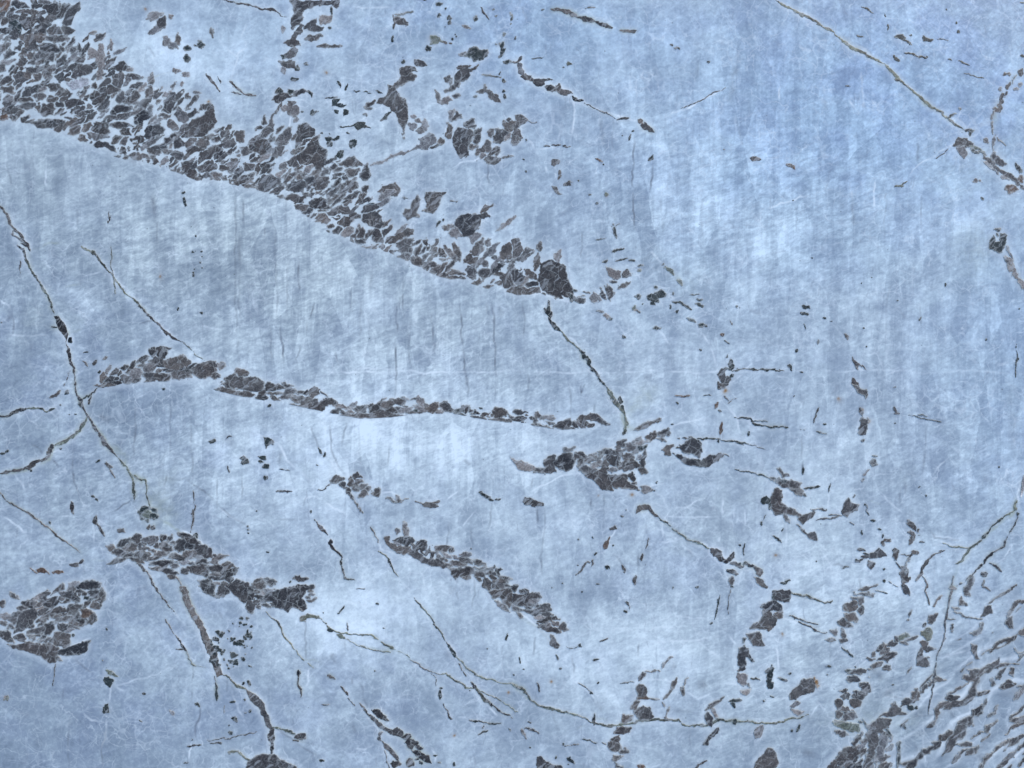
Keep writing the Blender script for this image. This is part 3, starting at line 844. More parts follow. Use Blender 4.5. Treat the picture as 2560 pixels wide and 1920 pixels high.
A bandN 14 26 13 -10 250 1205 300 1165 350 1170 400 1160 450 1180 500 1220 520 1255 570 1275 600 1270 680 1265 675 1300 600 1315 540 1305 480 1275 430 1240 390 1230 330 1215 270 1210
A bandP 17 28 16 20 5 1345 50 1310 100 1275 160 1260 225 1275 225 1300 200 1330 160 1360 120 1390 60 1395 10 1375
A bandQ 14 24 12 -20 840 1165 900 1175 950 1185 1000 1205 1060 1230 1100 1250 1180 1300 1215 1355 1170 1345 1110 1305 1070 1275 1020 1240 960 1225 880 1190
A bandR 17 26 14 20 1110 1000 1180 1005 1240 985 1300 970 1370 950 1420 940 1390 985 1390 1010 1330 1020 1290 1020 1190 1025
A bandR 14 24 12 10 1290 1025 1340 1030 1380 1045 1340 1050 1300 1040
A fringe 90 26 8 60 1780 1120 1990 1100 1990 1450 1850 1520 1800 1400
A incR 18 26 12 40 1800 1640 1850 1590 1900 1570 1930 1600 1920 1700 1810 1700
z s 700 620 560 330 1.0
z s 1600 420 420 380 0.9
z s 2000 760 340 420 0.8
z s 900 1000 320 160 0.8
z s 450 940 260 160 0.7
z s 120 480 300 260 0.5
z s 1450 1250 300 200 0.35
z r 500 560 620 300 1.0
z r 1650 450 450 260 0.9
z r 300 1000 350 260 0.9
z r 1950 1450 500 300 0.8
z r 900 820 500 260 0.8
z r 2050 1000 320 300 0.5
z v 2100 120 500 300 1.0
z v 1750 20 400 120 0.6
z v 980 40 300 120 0.6
z v 250 1450 420 300 0.6
z v 600 1500 420 200 0.4
z v 60 800 200 200 0.6
z v 500 950 250 130 0.4
z v 1500 1180 200 100 0.5
z v 1000 650 260 160 0.25
z v 2100 900 160 260 0.3
z g 500 560 500 210 1.0
z g 120 380 260 150 0.8
z g 900 650 350 180 0.6
z g 60 200 260 200 0.6
z g 400 300 250 120 0.5
z g 1880 530 300 150 0.3
z g 1680 1150 240 120 0.4
z g 1900 1500 400 200 0.5
z g 100 1000 200 300 0.3
z d 60 1560 480 300 1.0
z d 30 760 260 400 0.6
z d 280 900 160 80 0.7
z d 900 1570 300 120 0.3
z d 1900 1600 340 140 0.6
z d 2180 1480 220 300 0.5
z d 60 500 240 200 0.3
z d 500 1250 300 120 0.2
z d 850 1550 100 60 0.5
z l 820 960 280 100 1.2
z l 780 1330 200 120 1.2
z l 1000 880 300 90 0.6
z l 1650 480 240 200 0.5
z l 380 110 180 60 0.8
z l 650 1080 160 60 0.3
z l 2130 450 140 120 0.4
z l 1300 1430 400 80 0.7
z l 1120 1150 120 90 0.4
z l 1930 1250 260 120 0.7
z l 160 660 34 30 0.7
z l 1060 1000 80 200 0.2
z l 330 1400 150 60 0.4
z o 1540 1400 150 30 0.1
z o 340 1080 30 50 0.8
z o 1880 1540 120 60 0.5
z o 1480 590 80 40 0.3
z o 2120 350 90 60 0.4
z o 2150 520 50 60 0.5
z o 100 720 40 30 0.3
z o 1350 880 22 40 0.9
@ 1 1
hd 5 0.8 375 590 377 700 379 850
hd 5 0.5 180 870 183 950 190 1080
hd 6 0.7 215 1160 225 1240 242 1360 245 1460
hd 7 0.7 490 960 485 1040 475 1100
hd 5 0.5 455 1120 435 1210
hd 6 0.8 382 1320 370 1390 350 1450
hd 4 0.35 265 0 265 400 268 900 270 1100
hd 5 0.4 820 850 825 930 835 1030
hd 6 0.6 1212 980 1213 1100 1217 1220
hd 6 0.8 1201 1290 1200 1400 1205 1560 1212 1659
hd 5 0.6 1270 740 1270 900 1270 1090
hd 4 0.5 1318 1100 1322 1300 1325 1500
hd 5 0.6 1508 1060 1522 1200 1532 1400
hd 5 0.7 1765 940 1788 1100 1787 1300 1798 1450 1820 1560 1832 1680
hd 5 0.6 2045 930 2052 1100 2060 1350 2080 1640
hd 6 0.4 690 1380 700 1450 715 1510
hd 6 0.3 980 1080 985 1240
hd 4 0.4 75 300 78 470
hd 4 0.3 130 1150 140 1500
hd 4 0.3 160 300 175 860
hd 20 0.25 990 680 990 900
hd 26 0.25 2100 880 2110 1100
hd 20 0.3 2000 900 2010 1080
hd 16 0.3 1240 890 1240 1060
hd 16 0.3 910 930 915 1260
hp 3 1.0 600 1556 820 1554 1200 1555 1700 1554 2212 1553
hp 3 0.8 840 1526 1000 1524 1240 1526
hp 3 0.7 1060 1572 1240 1572
@ 2 1
hp 3 0.6 0 1553 600 1552 1200 1551 1800 1551 2212 1550
hd 5 0.8 1050 0 1053 100 1057 320
hd 4 0.4 600 350 598 450 590 560
hd 5 0.6 98 930 100 1080 105 1260
hd 5 0.5 140 1540 145 1659
hd 12 0.25 830 1340 825 1420
hd 16 0.25 1290 0 1300 350
hd 14 0.2 1640 0 1650 500
hp 5 0.7 1200 520 1260 580 1310 620
hp 5 0.8 1260 1190 1310 1240 1340 1290 1370 1320
hp 4 0.5 880 1100 940 1170 990 1250
hp 6 0.7 1980 1580 1900 1650
hp 4 0.7 1900 1560 2000 1520 2110 1460 2180 1465
hp 8 0.9 100 890 200 880 260 860 360 935 480 940
hp 10 0.8 480 1250 600 1340
hp 4 0.7 1600 1180 1700 1300 1780 1500
ho 22 0.5 1330 650 1500 800
ho 18 0.4 880 200 900 250
ho 24 0.3 900 1590 930 1640
@ 3 1
hp 3 0.45 0 1550 700 1551 1400 1556 2212 1558
hp 4 0.9 910 0 910 130
hp 3 0.8 0 130 120 90 300 35 360 20
hp 3 0.7 730 0 735 60
hd 24 0.35 735 0 735 320
hd 10 0.45 1325 0 1330 380
hd 10 0.3 1025 0 1000 440
hd 10 0.3 1040 780 1020 1200
hd 8 0.3 1320 900 1320 1200
ho 50 0.6 2080 580 2150 720 2212 850
hp 5 0.5 560 1130 700 1300 760 1440
@ 2 0
hp 9 1.0 640 905 760 950 850 985 930 1020 1080 1045
hp 6 0.9 520 850 540 950 520 1150
hp 4 0.9 1380 985 1550 910 1700 840 1850 770
hp 6 0.9 290 1450 310 1500
hp 6 1.0 140 1190 200 1300 240 1370
hp 4 0.7 200 1300 300 1290 380 1275
hp 5 0.6 1120 280 1200 310 1220 340 1300 340
hd 5 0.8 1053 1180 1050 1300 1048 1450 1045 1610
hd 6 0.6 1210 1400 1205 1659
hd 4 0.4 875 1000 880 1300
hd 50 0.35 1950 350 1900 900
hd 26 0.35 1610 520 1590 680
hd 30 0.25 770 1000 820 1300
hd 20 0.3 1930 1000 1990 1250
hp 4 0.6 1880 500 1900 560 2000 490
ho 10 0.6 620 900 900 1010
@ 3 0
hp 4 0.9 110 750 110 845
hp 4 1.0 920 1570 915 1659
hp 9 0.8 760 400 900 480 1040 570 1150 680
hp 8 0.7 1150 680 1290 820 1350 890
ho 26 0.55 560 280 1030 570 1300 850 1560 1040 1690 1130
hp 4 0.7 700 860 800 980
hp 4 0.7 820 640 830 960
hp 4 0.6 1220 1530 1260 1470 1450 1340 1600 1230
ho 44 0.6 2180 620 2100 700 2000 880 1960 990 1940 1160
hd 14 0.4 1290 1240 1300 1410
hd 30 0.3 830 650 800 830
hd 40 0.3 490 850 500 980
hd 14 0.4 550 1450 510 1650
hp 5 0.7 1990 1170 1950 1260
hd 20 0.3 250 1460 340 1490
@ 1 0
hp 4 0.9 320 950 250 1150 330 1300
hp 5 0.8 340 1330 430 1220 520 1200
hp 4 0.7 1760 1430 1700 1470
hp 5 0.6 450 890 640 880 900 885
hp 4 0.7 1040 830 1010 880
hp 4 0.5 740 55 1000 70 1200 75
hd 5 0.5 2020 1400 2010 1600
hd 60 0.25 1000 1200 1150 1250
hp 4 0.7 1700 1470 1790 1400 1950 1350
hp 5 0.8 1650 960 1640 1150 1680 1190
hp 4 0.6 1310 870 1340 900
@ 0 0
hp 5 0.7 1890 320 1960 410 2040 500 2090 430 2130 400
hp 5 0.7 2060 480 1990 680
hp 5 0.9 390 1430 390 1620
hp 4 0.5 2130 200 2090 320 2150 430
ho 8 0.6 930 1500 980 1490
hd 5 0.4 60 1400 110 1600
ho 8 0.7 1170 690 1330 650 1480 630
ho 12 0.4 600 1180 800 1260
@ 0 1
ho 34 0.8 110 330 200 460 250 520 280 690
ho 14 0.6 260 500 350 490 430 450 530 440
hp 14 0.9 360 780 470 1000
ho 10 0.6 560 820 700 790
hp 7 0.8 990 770 1080 830 1140 880 1180 940
hp 7 0.8 0 910 60 970 100 1020
hp 4 0.6 0 1215 180 1230 400 1250
hp 6 0.8 1700 1420 1780 1460
ho 20 0.7 560 1150 600 1240
ho 10 0.9 610 1190 690 1190
hp 4 0.5 700 1150 900 1130
hd 5 0.5 1300 1110 1200 1150
hd 28 0.55 2075 350 2075 700
hd 16 0.35 2070 700 2070 1100
hd 4 0.5 2030 0 2040 300 2040 1200
hd 4 0.5 2110 60 2110 300
hd 5 0.4 1350 260 1355 460
hd 34 0.4 1310 30 1330 240
hd 6 0.4 655 150 665 300
hp 4 0.5 700 730 870 700
hd 5 0.5 120 1000 122 1220
ho 8 0.5 650 1620 680 1500 700 1420
hp 4 0.7 1720 1160 1900 1200
hd 14 0.3 2060 1250 2070 1500
hd 40 0.4 100 1000 80 1100
@ 0 2
ho 26 0.9 0 790 240 740 430 640 440 540 640 450 740 310
ho 16 0.7 760 260 830 380 930 520 1060 660
ho 40 0.8 980 540 1080 640 1060 700
ho 46 1.0 1160 790 1230 820 1220 920
ho 60 0.7 1220 1100 1340 1140
ho 14 0.7 1350 1150 1450 1200 1560 1280 1660 1320
hp 9 0.9 1560 1260 1660 1300 1740 1380
hp 7 0.9 40 1150 130 1220 230 1300
hp 7 0.7 390 1140 620 1130
hp 5 0.6 110 780 180 850 220 920
hd 5 0.5 270 510 360 600
hd 4 0.5 460 640 520 720
hd 7 0.45 1480 825 1600 822 1700 900 1800 970 1890 1060
hd 7 0.4 1890 1060 2000 1140 2120 1220 2212 1310
hp 5 0.6 1880 1080 2100 1200
hd 6 0.5 1160 990 1050 1060 970 1110
hd 5 0.5 1440 780 1420 950
hd 5 0.4 1870 830 1870 1090
hd 4 0.4 1160 200 1160 660
hd 4 0.4 1470 150 1475 600
hd 4 0.35 1655 250 1660 850
hd 4 0.35 2090 750 2090 980
hd 5 0.5 635 560 630 700 640 830 700 980
hd 50 0.5 860 260 960 300
hd 16 0.35 150 1250 140 1400
hp 4 0.7 800 1200 830 1380
hp 6 0.6 430 600 500 560 560 580
hd 6 0.4 720 1480 725 1659
hp 8 0.8 1000 1590 1040 1520
ho 8 0.4 780 1515 950 1525
@ 1 2
hp 9 0.9 170 520 240 600 310 690 360 730
hp 6 0.6 360 730 480 850 520 940
hp 9 1.0 590 1010 650 1050 720 1090 790 1140
hp 8 0.9 600 650 660 710 750 800
hp 4 0.7 640 620 680 700 750 760
hd 5 0.5 480 370 510 460 555 560
hd 5 0.5 635 320 640 450 660 620 700 700 760 780
hd 5 0.4 770 320 750 450 720 560
hd 5 0.4 900 310 895 500 906 740
hd 5 0.5 1835 -60 1836 100
hd 5 0.4 1218 -60 1218 110
hd 5 0.4 2028 1030 2020 1130 2010 1260
hd 5 0.5 1665 1200 1660 1300 1650 1390
hd 5 0.3 1858 1250 1870 1450
hd 5 0.4 1140 520 1138 700
hd 12 0.35 1260 450 1262 510
hp 8 0.8 1640 1020 1700 980 1770 930
hp 5 0.8 1090 935 1180 940 1240 970
hp 6 0.7 560 990 480 980 400 1000
hp 5 0.6 1890 1100 1780 1240
hd 24 0.4 1800 650 1860 700
hd 30 0.35 200 700 230 600
hp 10 0.7 240 1310 330 1390
hp 6 0.8 1060 1370 1070 1430 1200 1480
hp 6 0.6 0 420 170 520
ho 20 0.5 1020 1300 1030 1350
hd 6 0.4 370 1160 210 1160
hp 4 0.5 0 1160 100 1200 200 1260
@ 2 2
hp 5 0.8 620 780 400 800 280 860 180 930
hp 5 0.9 1160 1000 1250 1030 1330 1060 1360 1090
hp 4 0.7 1360 1090 1330 1150 1350 1200
hp 4 0.6 1400 1060 1500 1050 1640 990
hp 4 0.7 1380 1300 1500 1420 1600 1480
hp 4 0.7 1440 1290 1560 1340 1700 1400
hp 4 0.7 1170 1280 1220 1240 1300 1260 1310 1310
hp 4 0.6 1280 1350 1450 1370 1500 1330
hp 4 0.7 1820 990 1815 1160
hp 4 0.7 1920 1060 1920 1150
hp 5 0.8 2020 1100 2015 1200
hp 5 0.8 1795 1320 1800 1380
hp 4 0.6 1300 1140 1820 1140
hp 5 0.7 1870 190 1940 300 1980 430
hp 7 0.8 940 140 980 240 1020 330
hp 5 0.8 900 1230 880 1300 800 1400
hp 4 0.6 1220 930 1300 990 1350 1080
hp 4 0.6 440 1180 330 1320
ho 24 0.7 830 60 960 220 980 400
ho 24 0.6 1000 360 1050 400
ho 12 0.7 1240 1130 1500 1330 1700 1420
hd 4 0.5 272 1060 280 1250 262 1450 255 1650
hd 6 0.6 210 1060 213 1190
hd 4 0.4 805 940 800 1250
hd 6 0.6 690 1000 690 1060
hd 4 0.4 895 1000 900 1100
hd 4 0.5 505 0 508 290
hd 6 0.8 595 0 600 110
hd 4 0.7 620 0 605 90
hd 5 0.4 140 0 145 60
hd 4 0.4 175 780 178 900
hd 5 0.5 705 180 707 240
hd 5 0.5 1100 1450 1090 1640
hd 20 0.3 1520 1430 1560 1500
hd 5 0.4 900 1470 960 1560 1040 1659
hd 26 0.35 1540 0 1750 60
hp 4 0.6 1100 1650 1110 1659
hp 4 0.7 1360 380 1500 330 1700 300
ho 16 0.5 1980 440 2040 400
hp 4 0.6 1200 870 1300 860
hp 4 0.8 2080 1580 2090 1650
@ 3 2
hd 6 0.4 285 450 290 650
hd 6 0.7 300 660 302 780
hd 16 0.35 1370 360 1330 780
hd 12 0.4 1150 700 1145 1050
hd 30 0.35 1190 780 1190 940
hp 5 0.7 1010 970 1060 1040 1180 1130
hp 4 0.8 450 1430 500 1490 545 1560 550 1640
hp 4 0.6 510 800 530 1080
hp 4 0.7 160 1200 170 1400
hp 4 0.6 1400 1340 1600 1390 1700 1400
hp 4 0.5 1380 1310 1550 1330 1740 1390
hp 4 0.5 1430 1380 1600 1410
hd 5 0.4 1380 1250 1450 1330 1700 1360
ho 24 0.8 2150 980 2120 1100 1900 1280 1740 1430 1680 1530
ho 20 0.5 1650 1540 1600 1659
hp 8 0.7 2200 850 2160 960 2170 1060
hp 5 0.6 1900 1590 2050 1500 2100 1400
hd 5 0.4 560 1560 720 1580
hp 8 0.5 1600 600 1400 800
hd 60 0.2 2100 0 2130 600
hp 4 0.6 2060 850 2120 880 2190 820
ho 6 0.6 850 1000 980 1040
hp 4 0.5 860 1270 950 1290 1000 1340
@ 0 3
hp 8 0.9 500 640 640 590 780 545
hp 8 0.8 120 520 240 460 330 420 430 370
hp 6 0.8 560 300 700 280 780 260
hp 6 0.8 680 350 750 300 770 260
hp 12 0.7 730 1180 800 1240 900 1270
hp 6 0.8 910 1250 905 1360 890 1500
hd 5 0.5 910 1310 890 1500 880 1659
hd 6 0.5 640 720 720 780 800 830
hd 5 0.4 550 970 550 1070
hd 5 0.4 600 1240 590 1400 590 1659
hd 5 0.4 1665 760 1660 1080
hd 5 0.5 1740 1070 1720 1200 1690 1300 1685 1390
hd 5 0.4 1975 880 1970 1000
hp 5 0.8 1660 1440 1630 1500 1640 1580
hp 5 0.5 950 950 950 1090
hp 5 0.5 1000 950 1080 980
ho 14 0.7 1840 800 1880 900 1870 1060
ho 12 0.6 1940 860 2060 960
ho 10 0.6 1600 620 1640 760
hp 5 0.7 1480 280 1560 400 1600 460
ho 30 0.5 930 830 980 950
hp 4 0.5 1000 940 1500 800
hp 6 0.7 2000 960 2060 1140 2100 1220
@ 1 3
hp 6 0.9 60 280 130 250 200 300
hp 6 0.8 420 310 560 380 640 440
hp 10 0.8 1410 260 1500 370 1600 500
hp 6 0.8 1260 60 1330 130
hp 6 0.6 700 200 860 250 940 270 960 180
hp 6 0.7 770 490 790 400 860 380 950 410
ho 10 0.5 800 570 940 610 1080 640 1200 640
ho 14 0.5 1100 570 1400 760 1560 850
ho 24 0.5 1880 950 2050 1110
ho 10 0.4 160 380 400 700
ho 8 0.7 420 720 500 710 580 760
hd 5 0.4 430 390 440 580 440 720
hd 5 0.4 770 560 770 660
hp 7 0.8 470 800 440 950
hp 8 0.9 2010 1120 2080 1200
hd 5 0.5 320 1300 340 1190 380 1150
hd 5 0.4 160 1310 320 1440 520 1560 570 1650
hd 8 0.3 220 1340 400 1440 640 1500
hp 4 0.6 850 1480 970 1490
hp 4 0.5 1850 100 1850 160
hd 6 0.5 1745 130 1748 210
hd 30 0.35 830 1280 870 1350
hd 24 0.4 660 680 680 760
hd 5 0.4 820 870 825 930
hd 5 0.4 880 930 950 1080 970 1130
hd 6 0.3 1880 0 1880 300
hp 6 0.5 1420 400 1500 390
hp 7 0.7 1740 1220 1820 1225
hp 5 0.6 1520 1480 1560 1540 1550 1620
@ 2 3
hp 6 0.9 20 310 100 340 200 430 300 490
ho 20 0.4 30 320 200 440 380 600
ho 10 0.8 0 940 200 1110
ho 12 0.4 200 1110 620 1230 1000 1280
hp 5 0.8 1100 770 1160 830
hp 5 0.8 530 910 620 970 720 1060 740 1140
hp 5 0.5 1140 580 1500 560 1800 530
hp 5 0.7 1780 700 1600 560
hd 60 0.35 1370 790 1420 800
hd 5 0.5 1100 590 1100 700
hp 5 0.5 850 480 1000 440
hd 5 0.35 640 760 680 720 780 750
hp 5 0.6 1150 900 1500 900
hd 60 0.35 1600 960 1680 940
hp 14 0.6 1780 950 1940 930
hp 10 0.5 1000 1470 1250 1480
hd 5 0.5 530 680 540 850
hd 5 0.4 200 480 200 700
hd 5 0.4 1535 1350 1540 1470
hd 26 0.3 1380 1150 1560 1170
hp 5 0.8 1870 500 1940 590
hp 5 0.6 1380 350 1680 370
hp 5 0.8 1200 440 1400 450
hd 14 0.4 360 1200 400 1330
hd 40 0.4 720 1080 800 1170
hp 6 0.6 740 800 800 760 810 820
hp 4 0.6 1040 940 1100 880
hp 5 0.7 1290 1640 1200 1659
hp 8 0.6 1500 1000 1600 1050 1740 1010
ho 14 0.5 560 1320 620 1300
@ 3 3
hp 7 0.9 80 560 100 800
hp 7 0.9 420 1080 490 1160
hp 7 0.9 420 1120 360 1220
hp 5 0.7 80 350 260 410 480 500
hp 5 0.6 240 270 300 330
ho 8 0.7 840 1310 1050 1290 1250 1270
hp 5 0.7 960 1360 950 1500 930 1659
ho 26 0.4 620 1260 800 1330
hp 4 0.6 1340 1280 1330 1500 1380 1640
hd 40 0.4 860 780 1000 900
hd 60 0.4 1100 950 1000 1050
hd 50 0.4 300 1530 420 1550
hd 50 0.3 300 1200 360 1260
hd 50 0.4 1800 1540 1900 1620
hd 8 0.4 1700 1480 2000 1500
hd 8 0.4 1750 1520 2000 1560
hd 8 0.4 1700 1560 1900 1600
hd 30 0.4 2060 640 2080 780
hd 26 0.35 1850 600 1870 720
hd 20 0.3 1270 1440 1290 1530
hd 24 0.3 1560 1170 1620 1240
hd 24 0.3 2060 100 2180 110
hd 5 0.4 530 500 530 760
hd 5 0.4 800 0 800 100
hp 5 0.7 1480 720 1700 640
hp 5 0.6 1300 1080 1480 1020
hp 5 0.6 1000 1060 1200 1050
hp 5 0.6 800 780 880 700
hd 5 0.4 1150 1250 1300 1220 1500 1210
hd 5 0.35 900 1050 1230 1060
hp 5 0.7 0 1050 180 1050
@ 0 0
c bandA -100 1040 0 1040 120 1050 290 1070 330 1112 460 1125 560 1165 690 1225 790 1240 860 1300 960 1340 1090 1380 1260 1400 1470 1470 1560 1500 1700 1560 1850 1550 2030 1600 2212 1640 2372 1679 2462 1749 2592 1829 2702 1899 2792 1969 2862 2024 2962 2044 3062 2099 3162 2149 3272 2149 3382 2189 3462 2239 3562 2279 3682 2339 3792 2389 3912 2419 4042 2439 4142 2469 4212 2494 4362 2524 4424 2539 4524 2554 4664 2529 4724 2559 4804 2589 4864 2579 4944 2589
@ ov
c bandM 190 845 215 839 245 833 300 826 380 822 460 841 520 855 640 876 720 893 780 904 850 900 905 893 980 893 1050 906 1130 915 1210 928 1280 923 1330 916
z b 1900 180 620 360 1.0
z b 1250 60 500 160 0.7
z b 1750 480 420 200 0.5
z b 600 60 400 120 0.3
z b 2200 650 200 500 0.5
@ ov
g fringe
em 2450 1890 20 8 40, 2440 1200 16 6 40
g bandP
em -20 1360 30 16 20, -40 1330 26 12 20, -45 1375 30 14 20, -60 1350 22 10 10
"""
# ------------------------------------------------------------------ numeric helpers
rng = np.random.default_rng(11)
X0, X1, Y0, Y1 = -300.0, 2860.0, -300.0, 2220.0
ST = 1.25
NX = int((X1 - X0) / ST) + 1; NY = int((Y1 - Y0) / ST) + 1
gx = (X0 + np.arange(NX) * ST).astype(np.float32); gy = (Y0 + np.arange(NY) * ST).astype(np.float32)
def vnoise(px, py, lam, seed):
    r = np.random.default_rng(seed); n = 256
    L = r.random((n, n)).astype(np.float32) * 2 - 1
    u = px / lam + 1000.37; v = py / lam + 1000.11
    iu = np.floor(u).astype(np.int32); iv = np.floor(v).astype(np.int32)
    fu = (u - iu).astype(np.float32); fv = (v - iv).astype(np.float32)
    fu = fu * fu * (3 - 2 * fu); fv = fv * fv * (3 - 2 * fv)
    a = L[iv % n, iu % n]; b = L[iv % n, (iu + 1) % n]; c = L[(iv + 1) % n, iu % n]; d = L[(iv + 1) % n, (iu + 1) % n]
    return a * (1 - fu) * (1 - fv) + b * fu * (1 - fv) + c * (1 - fu) * fv + d * fu * fv
GX, GY = np.meshgrid(gx, gy)
def worley(px, py, lam, seed):
    r = np.random.default_rng(seed); n = 256
    JX = r.random((n, n)).astype(np.float32); JY = r.random((n, n)).astype(np.float32)
    VX = r.random((n, n)).astype(np.float32) * 2 - 1; VY = r.random((n, n)).astype(np.float32) * 2 - 1
    u = (px / lam + 1000).astype(np.float32); v = (py / lam + 1000).astype(np.float32)
    iu = np.floor(u).astype(np.int32); iv = np.floor(v).astype(np.int32)
    bd = np.full(u.shape, 9, np.float32); ox = np.zeros_like(bd); oy = np.zeros_like(bd)
    for dj in (-1, 0, 1):
        for di in (-1, 0, 1):
            a = (iv + dj) % n; b = (iu + di) % n
            d = (iu + di + JX[a, b] - u) ** 2 + (iv + dj + JY[a, b] - v) ** 2
            m = d < bd
            bd = np.where(m, d, bd); ox = np.where(m, VX[a, b], ox); oy = np.where(m, VY[a, b], oy)
    return ox, oy
w1x, w1y = worley(GX, GY, 13.0, 5)
w2x, w2y = worley(GX, GY, 6.0, 6)
WX = GX + 1.6 * w1x + 1.0 * w2x + 2.2 * vnoise(GX, GY, 30, 1) + 1.4 * vnoise(GX, GY, 10, 2)
WY = GY + 1.6 * w1y + 1.0 * w2y + 2.2 * vnoise(GX, GY, 30, 3) + 1.4 * vnoise(GX, GY, 10, 4)
THK = 1.0 + 0.55 * vnoise(GX, GY, 22, 7) + 0.35 * vnoise(GX, GY, 8, 8)
GAP = 1.7 + 3.4 * vnoise(GX, GY, 26, 9)
del w1x, w1y, w2x, w2y
RAG = .7 + 1.5 * vnoise(GX, GY, 5.5, 51) * np.clip(.6 + 1.2 * vnoise(GX, GY, 60, 52), 0, 1.5)

TONE = {'m': (.082, .074, .066), 'd': (.052, .047, .043), 'l': (.165, .154, .144), 'w': (.42, .40, .39),
        'k': (.027, .033, .028), 'o': (.128, .136, .100), 'b': (.115, .075, .050), 'r': (.26, .13, .04)}

# ------------------------------------------------------------------ parse the tracing
F = 640.0 / 2212.0
groups = {}; softs = []; zones = []; autos = []; rusts = []; clips = {}
ox = oy = 0.0; sc = F; cur = None
for line in DATA.splitlines():
    line = line.strip()
    if not line: continue
    t = line.split()
    if t[0] == '@':
        if t[1] == 'ov': ox = oy = 0.0; sc = 2560.0 / 2212.0
        else: ox = int(t[1]) * 640.0; oy = int(t[2]) * 480.0; sc = F
        continue
    if t[0] == 'g': cur = t[1]; groups.setdefault(cur, []); continue
    if t[0] == 'c':
        v = [float(a) for a in t[2:]]; clips[t[1]] = [(ox + v[i] * sc, oy + v[i + 1] * sc) for i in range(0, len(v) - 1, 2)]; continue
    if t[0] == 'A':
        v = [float(a) for a in t[6:]]
        autos.append((t[1], [float(a) for a in t[2:6]], [(ox + v[i] * sc, oy + v[i + 1] * sc) for i in range(0, len(v), 2)])); continue
    if t[0] == 'z':
        v = [float(a) for a in t[2:]]; zones.append((t[1], ox + v[0] * sc, oy + v[1] * sc, v[2] * sc, v[3] * sc, v[4])); continue
    if t[0] == 'rr':
        for it in line[3:].split(','):
            v = [float(a) for a in it.split()]; rusts.append((ox + v[0] * sc, oy + v[1] * sc, v[2] * sc * 0.5))
        continue
    if t[0] == 'K':
        v = [float(a) for a in t[1:]]
        for _ in range(int(v[4])):
            s_ = v[5] * rng.uniform(.5, 2.0)
            groups[cur].append(('e', 'k', (ox + rng.uniform(v[0], v[2]) * sc, oy + rng.uniform(v[1], v[3]) * sc, s_ * 1.5 * sc, s_ * sc, rng.uniform(-90, 90))))
        continue
    if t[0][0] == 'h':
        v = [float(a) for a in t[1:]]
        softs.append((t[0][1], v[0] * sc, v[1], [(ox + v[i] * sc, oy + v[i + 1] * sc) for i in range(2, len(v) - 1, 2)])); continue
    k, tone = t[0][0], t[0][1]; body = line[len(t[0]):]
    if k == 'e':
        for it in body.split(','):
            v = [float(a) for a in it.split()]
            groups[cur].append(('e', tone, (ox + v[0] * sc, oy + v[1] * sc, v[2] * sc, v[3] * sc, v[4])))
    elif k == 'p':
        v = [float(a) for a in body.split()]
        groups[cur].append(('p', tone, [(ox + v[i] * sc, oy + v[i + 1] * sc) for i in range(0, len(v) - 1, 2)]))
    elif k == 's':
        v = [float(a) for a in body.split()]
        groups[cur].append(('s', tone, (v[0] * sc, [(ox + v[i] * sc, oy + v[i + 1] * sc) for i in range(1, len(v) - 1, 2)])))

def seg_dist(px, py, a, b):
    dx, dy = b[0] - a[0], b[1] - a[1]; L2 = dx * dx + dy * dy + 1e-9
    t = np.clip(((px - a[0]) * dx + (py - a[1]) * dy) / L2, 0, 1)
    return np.hypot(px - a[0] - t * dx, py - a[1] - t * dy), t
def poly_sd(px, py, P):
    d = np.full(px.shape, 1e9, np.float32); ins = np.zeros(px.shape, bool); n = len(P)
    for i in range(n):
        a, b = P[i], P[(i + 1) % n]
        d = np.minimum(d, seg_dist(px, py, a, b)[0])
        if a[1] != b[1]:
            c = ((a[1] > py) != (b[1] > py)) & (px < (b[0] - a[0]) * (py - a[1]) / (b[1] - a[1]) + a[0])
            ins ^= c
    return np.where(ins, d, -d)
def window(bb, pad, x0, y0, st, nx, ny):
    i0 = max(0, int((bb[0] - pad - x0) / st)); i1 = min(nx, int((bb[2] + pad - x0) / st) + 2)
    j0 = max(0, int((bb[1] - pad - y0) / st)); j1 = min(ny, int((bb[3] + pad - y0) / st) + 2)
    return i0, i1, j0, j1
def shape_bb(s):
    if s[0] == 'e':
        cx, cy, l, w, a = s[2]; r = max(l, w) / 2
        return cx - r, cy - r, cx + r, cy + r
    P = s[2] if s[0] == 'p' else s[2][1]
    xs = [p[0] for p in P]; ys = [p[1] for p in P]
    return min(xs), min(ys), max(xs), max(ys)
def field(s, px, py, sl, seed):
    if s[0] == 'e':
        cx, cy, l, w, a = s[2]; r = random.Random(seed); a = R(a + r.uniform(-8, 8))
        l = max(l, 3.4); w = max(w, 2.4)
        u = (px - cx) * math.cos(a) - (py - cy) * math.sin(a); v = (px - cx) * math.sin(a) + (py - cy) * math.cos(a)
        u = u / (l / 2); v = v / (w / 2); th = np.arctan2(v, u)
        q = np.hypot(u, v)
        if w > 7:
            q = q * (1 + .10 * np.cos(3 * th + r.uniform(0, 6)) + .08 * np.cos(4 * th + r.uniform(0, 6)) + .05 * np.cos(7 * th + r.uniform(0, 6)))
        return (1.10 - q) * (min(l, w) / 2)
    if s[0] == 'p': return poly_sd(px, py, s[2])
    w, P = s[2]; n = len(P) - 1; f = np.full(px.shape, -1e9, np.float32)
    w = max(w * (1.12 if len(P) > 3 else 1.0), 1.9)
    for i in range(n):
        d, t = seg_dist(px, py, P[i], P[i + 1]); tt = (i + t) / n
        tap = np.clip(np.minimum(tt, 1 - tt) * 6 * max(1, n / 4), 0, 1) * .55 + .45
        f = np.maximum(f, w / 2 * tap * THK[sl] - d)
    return f

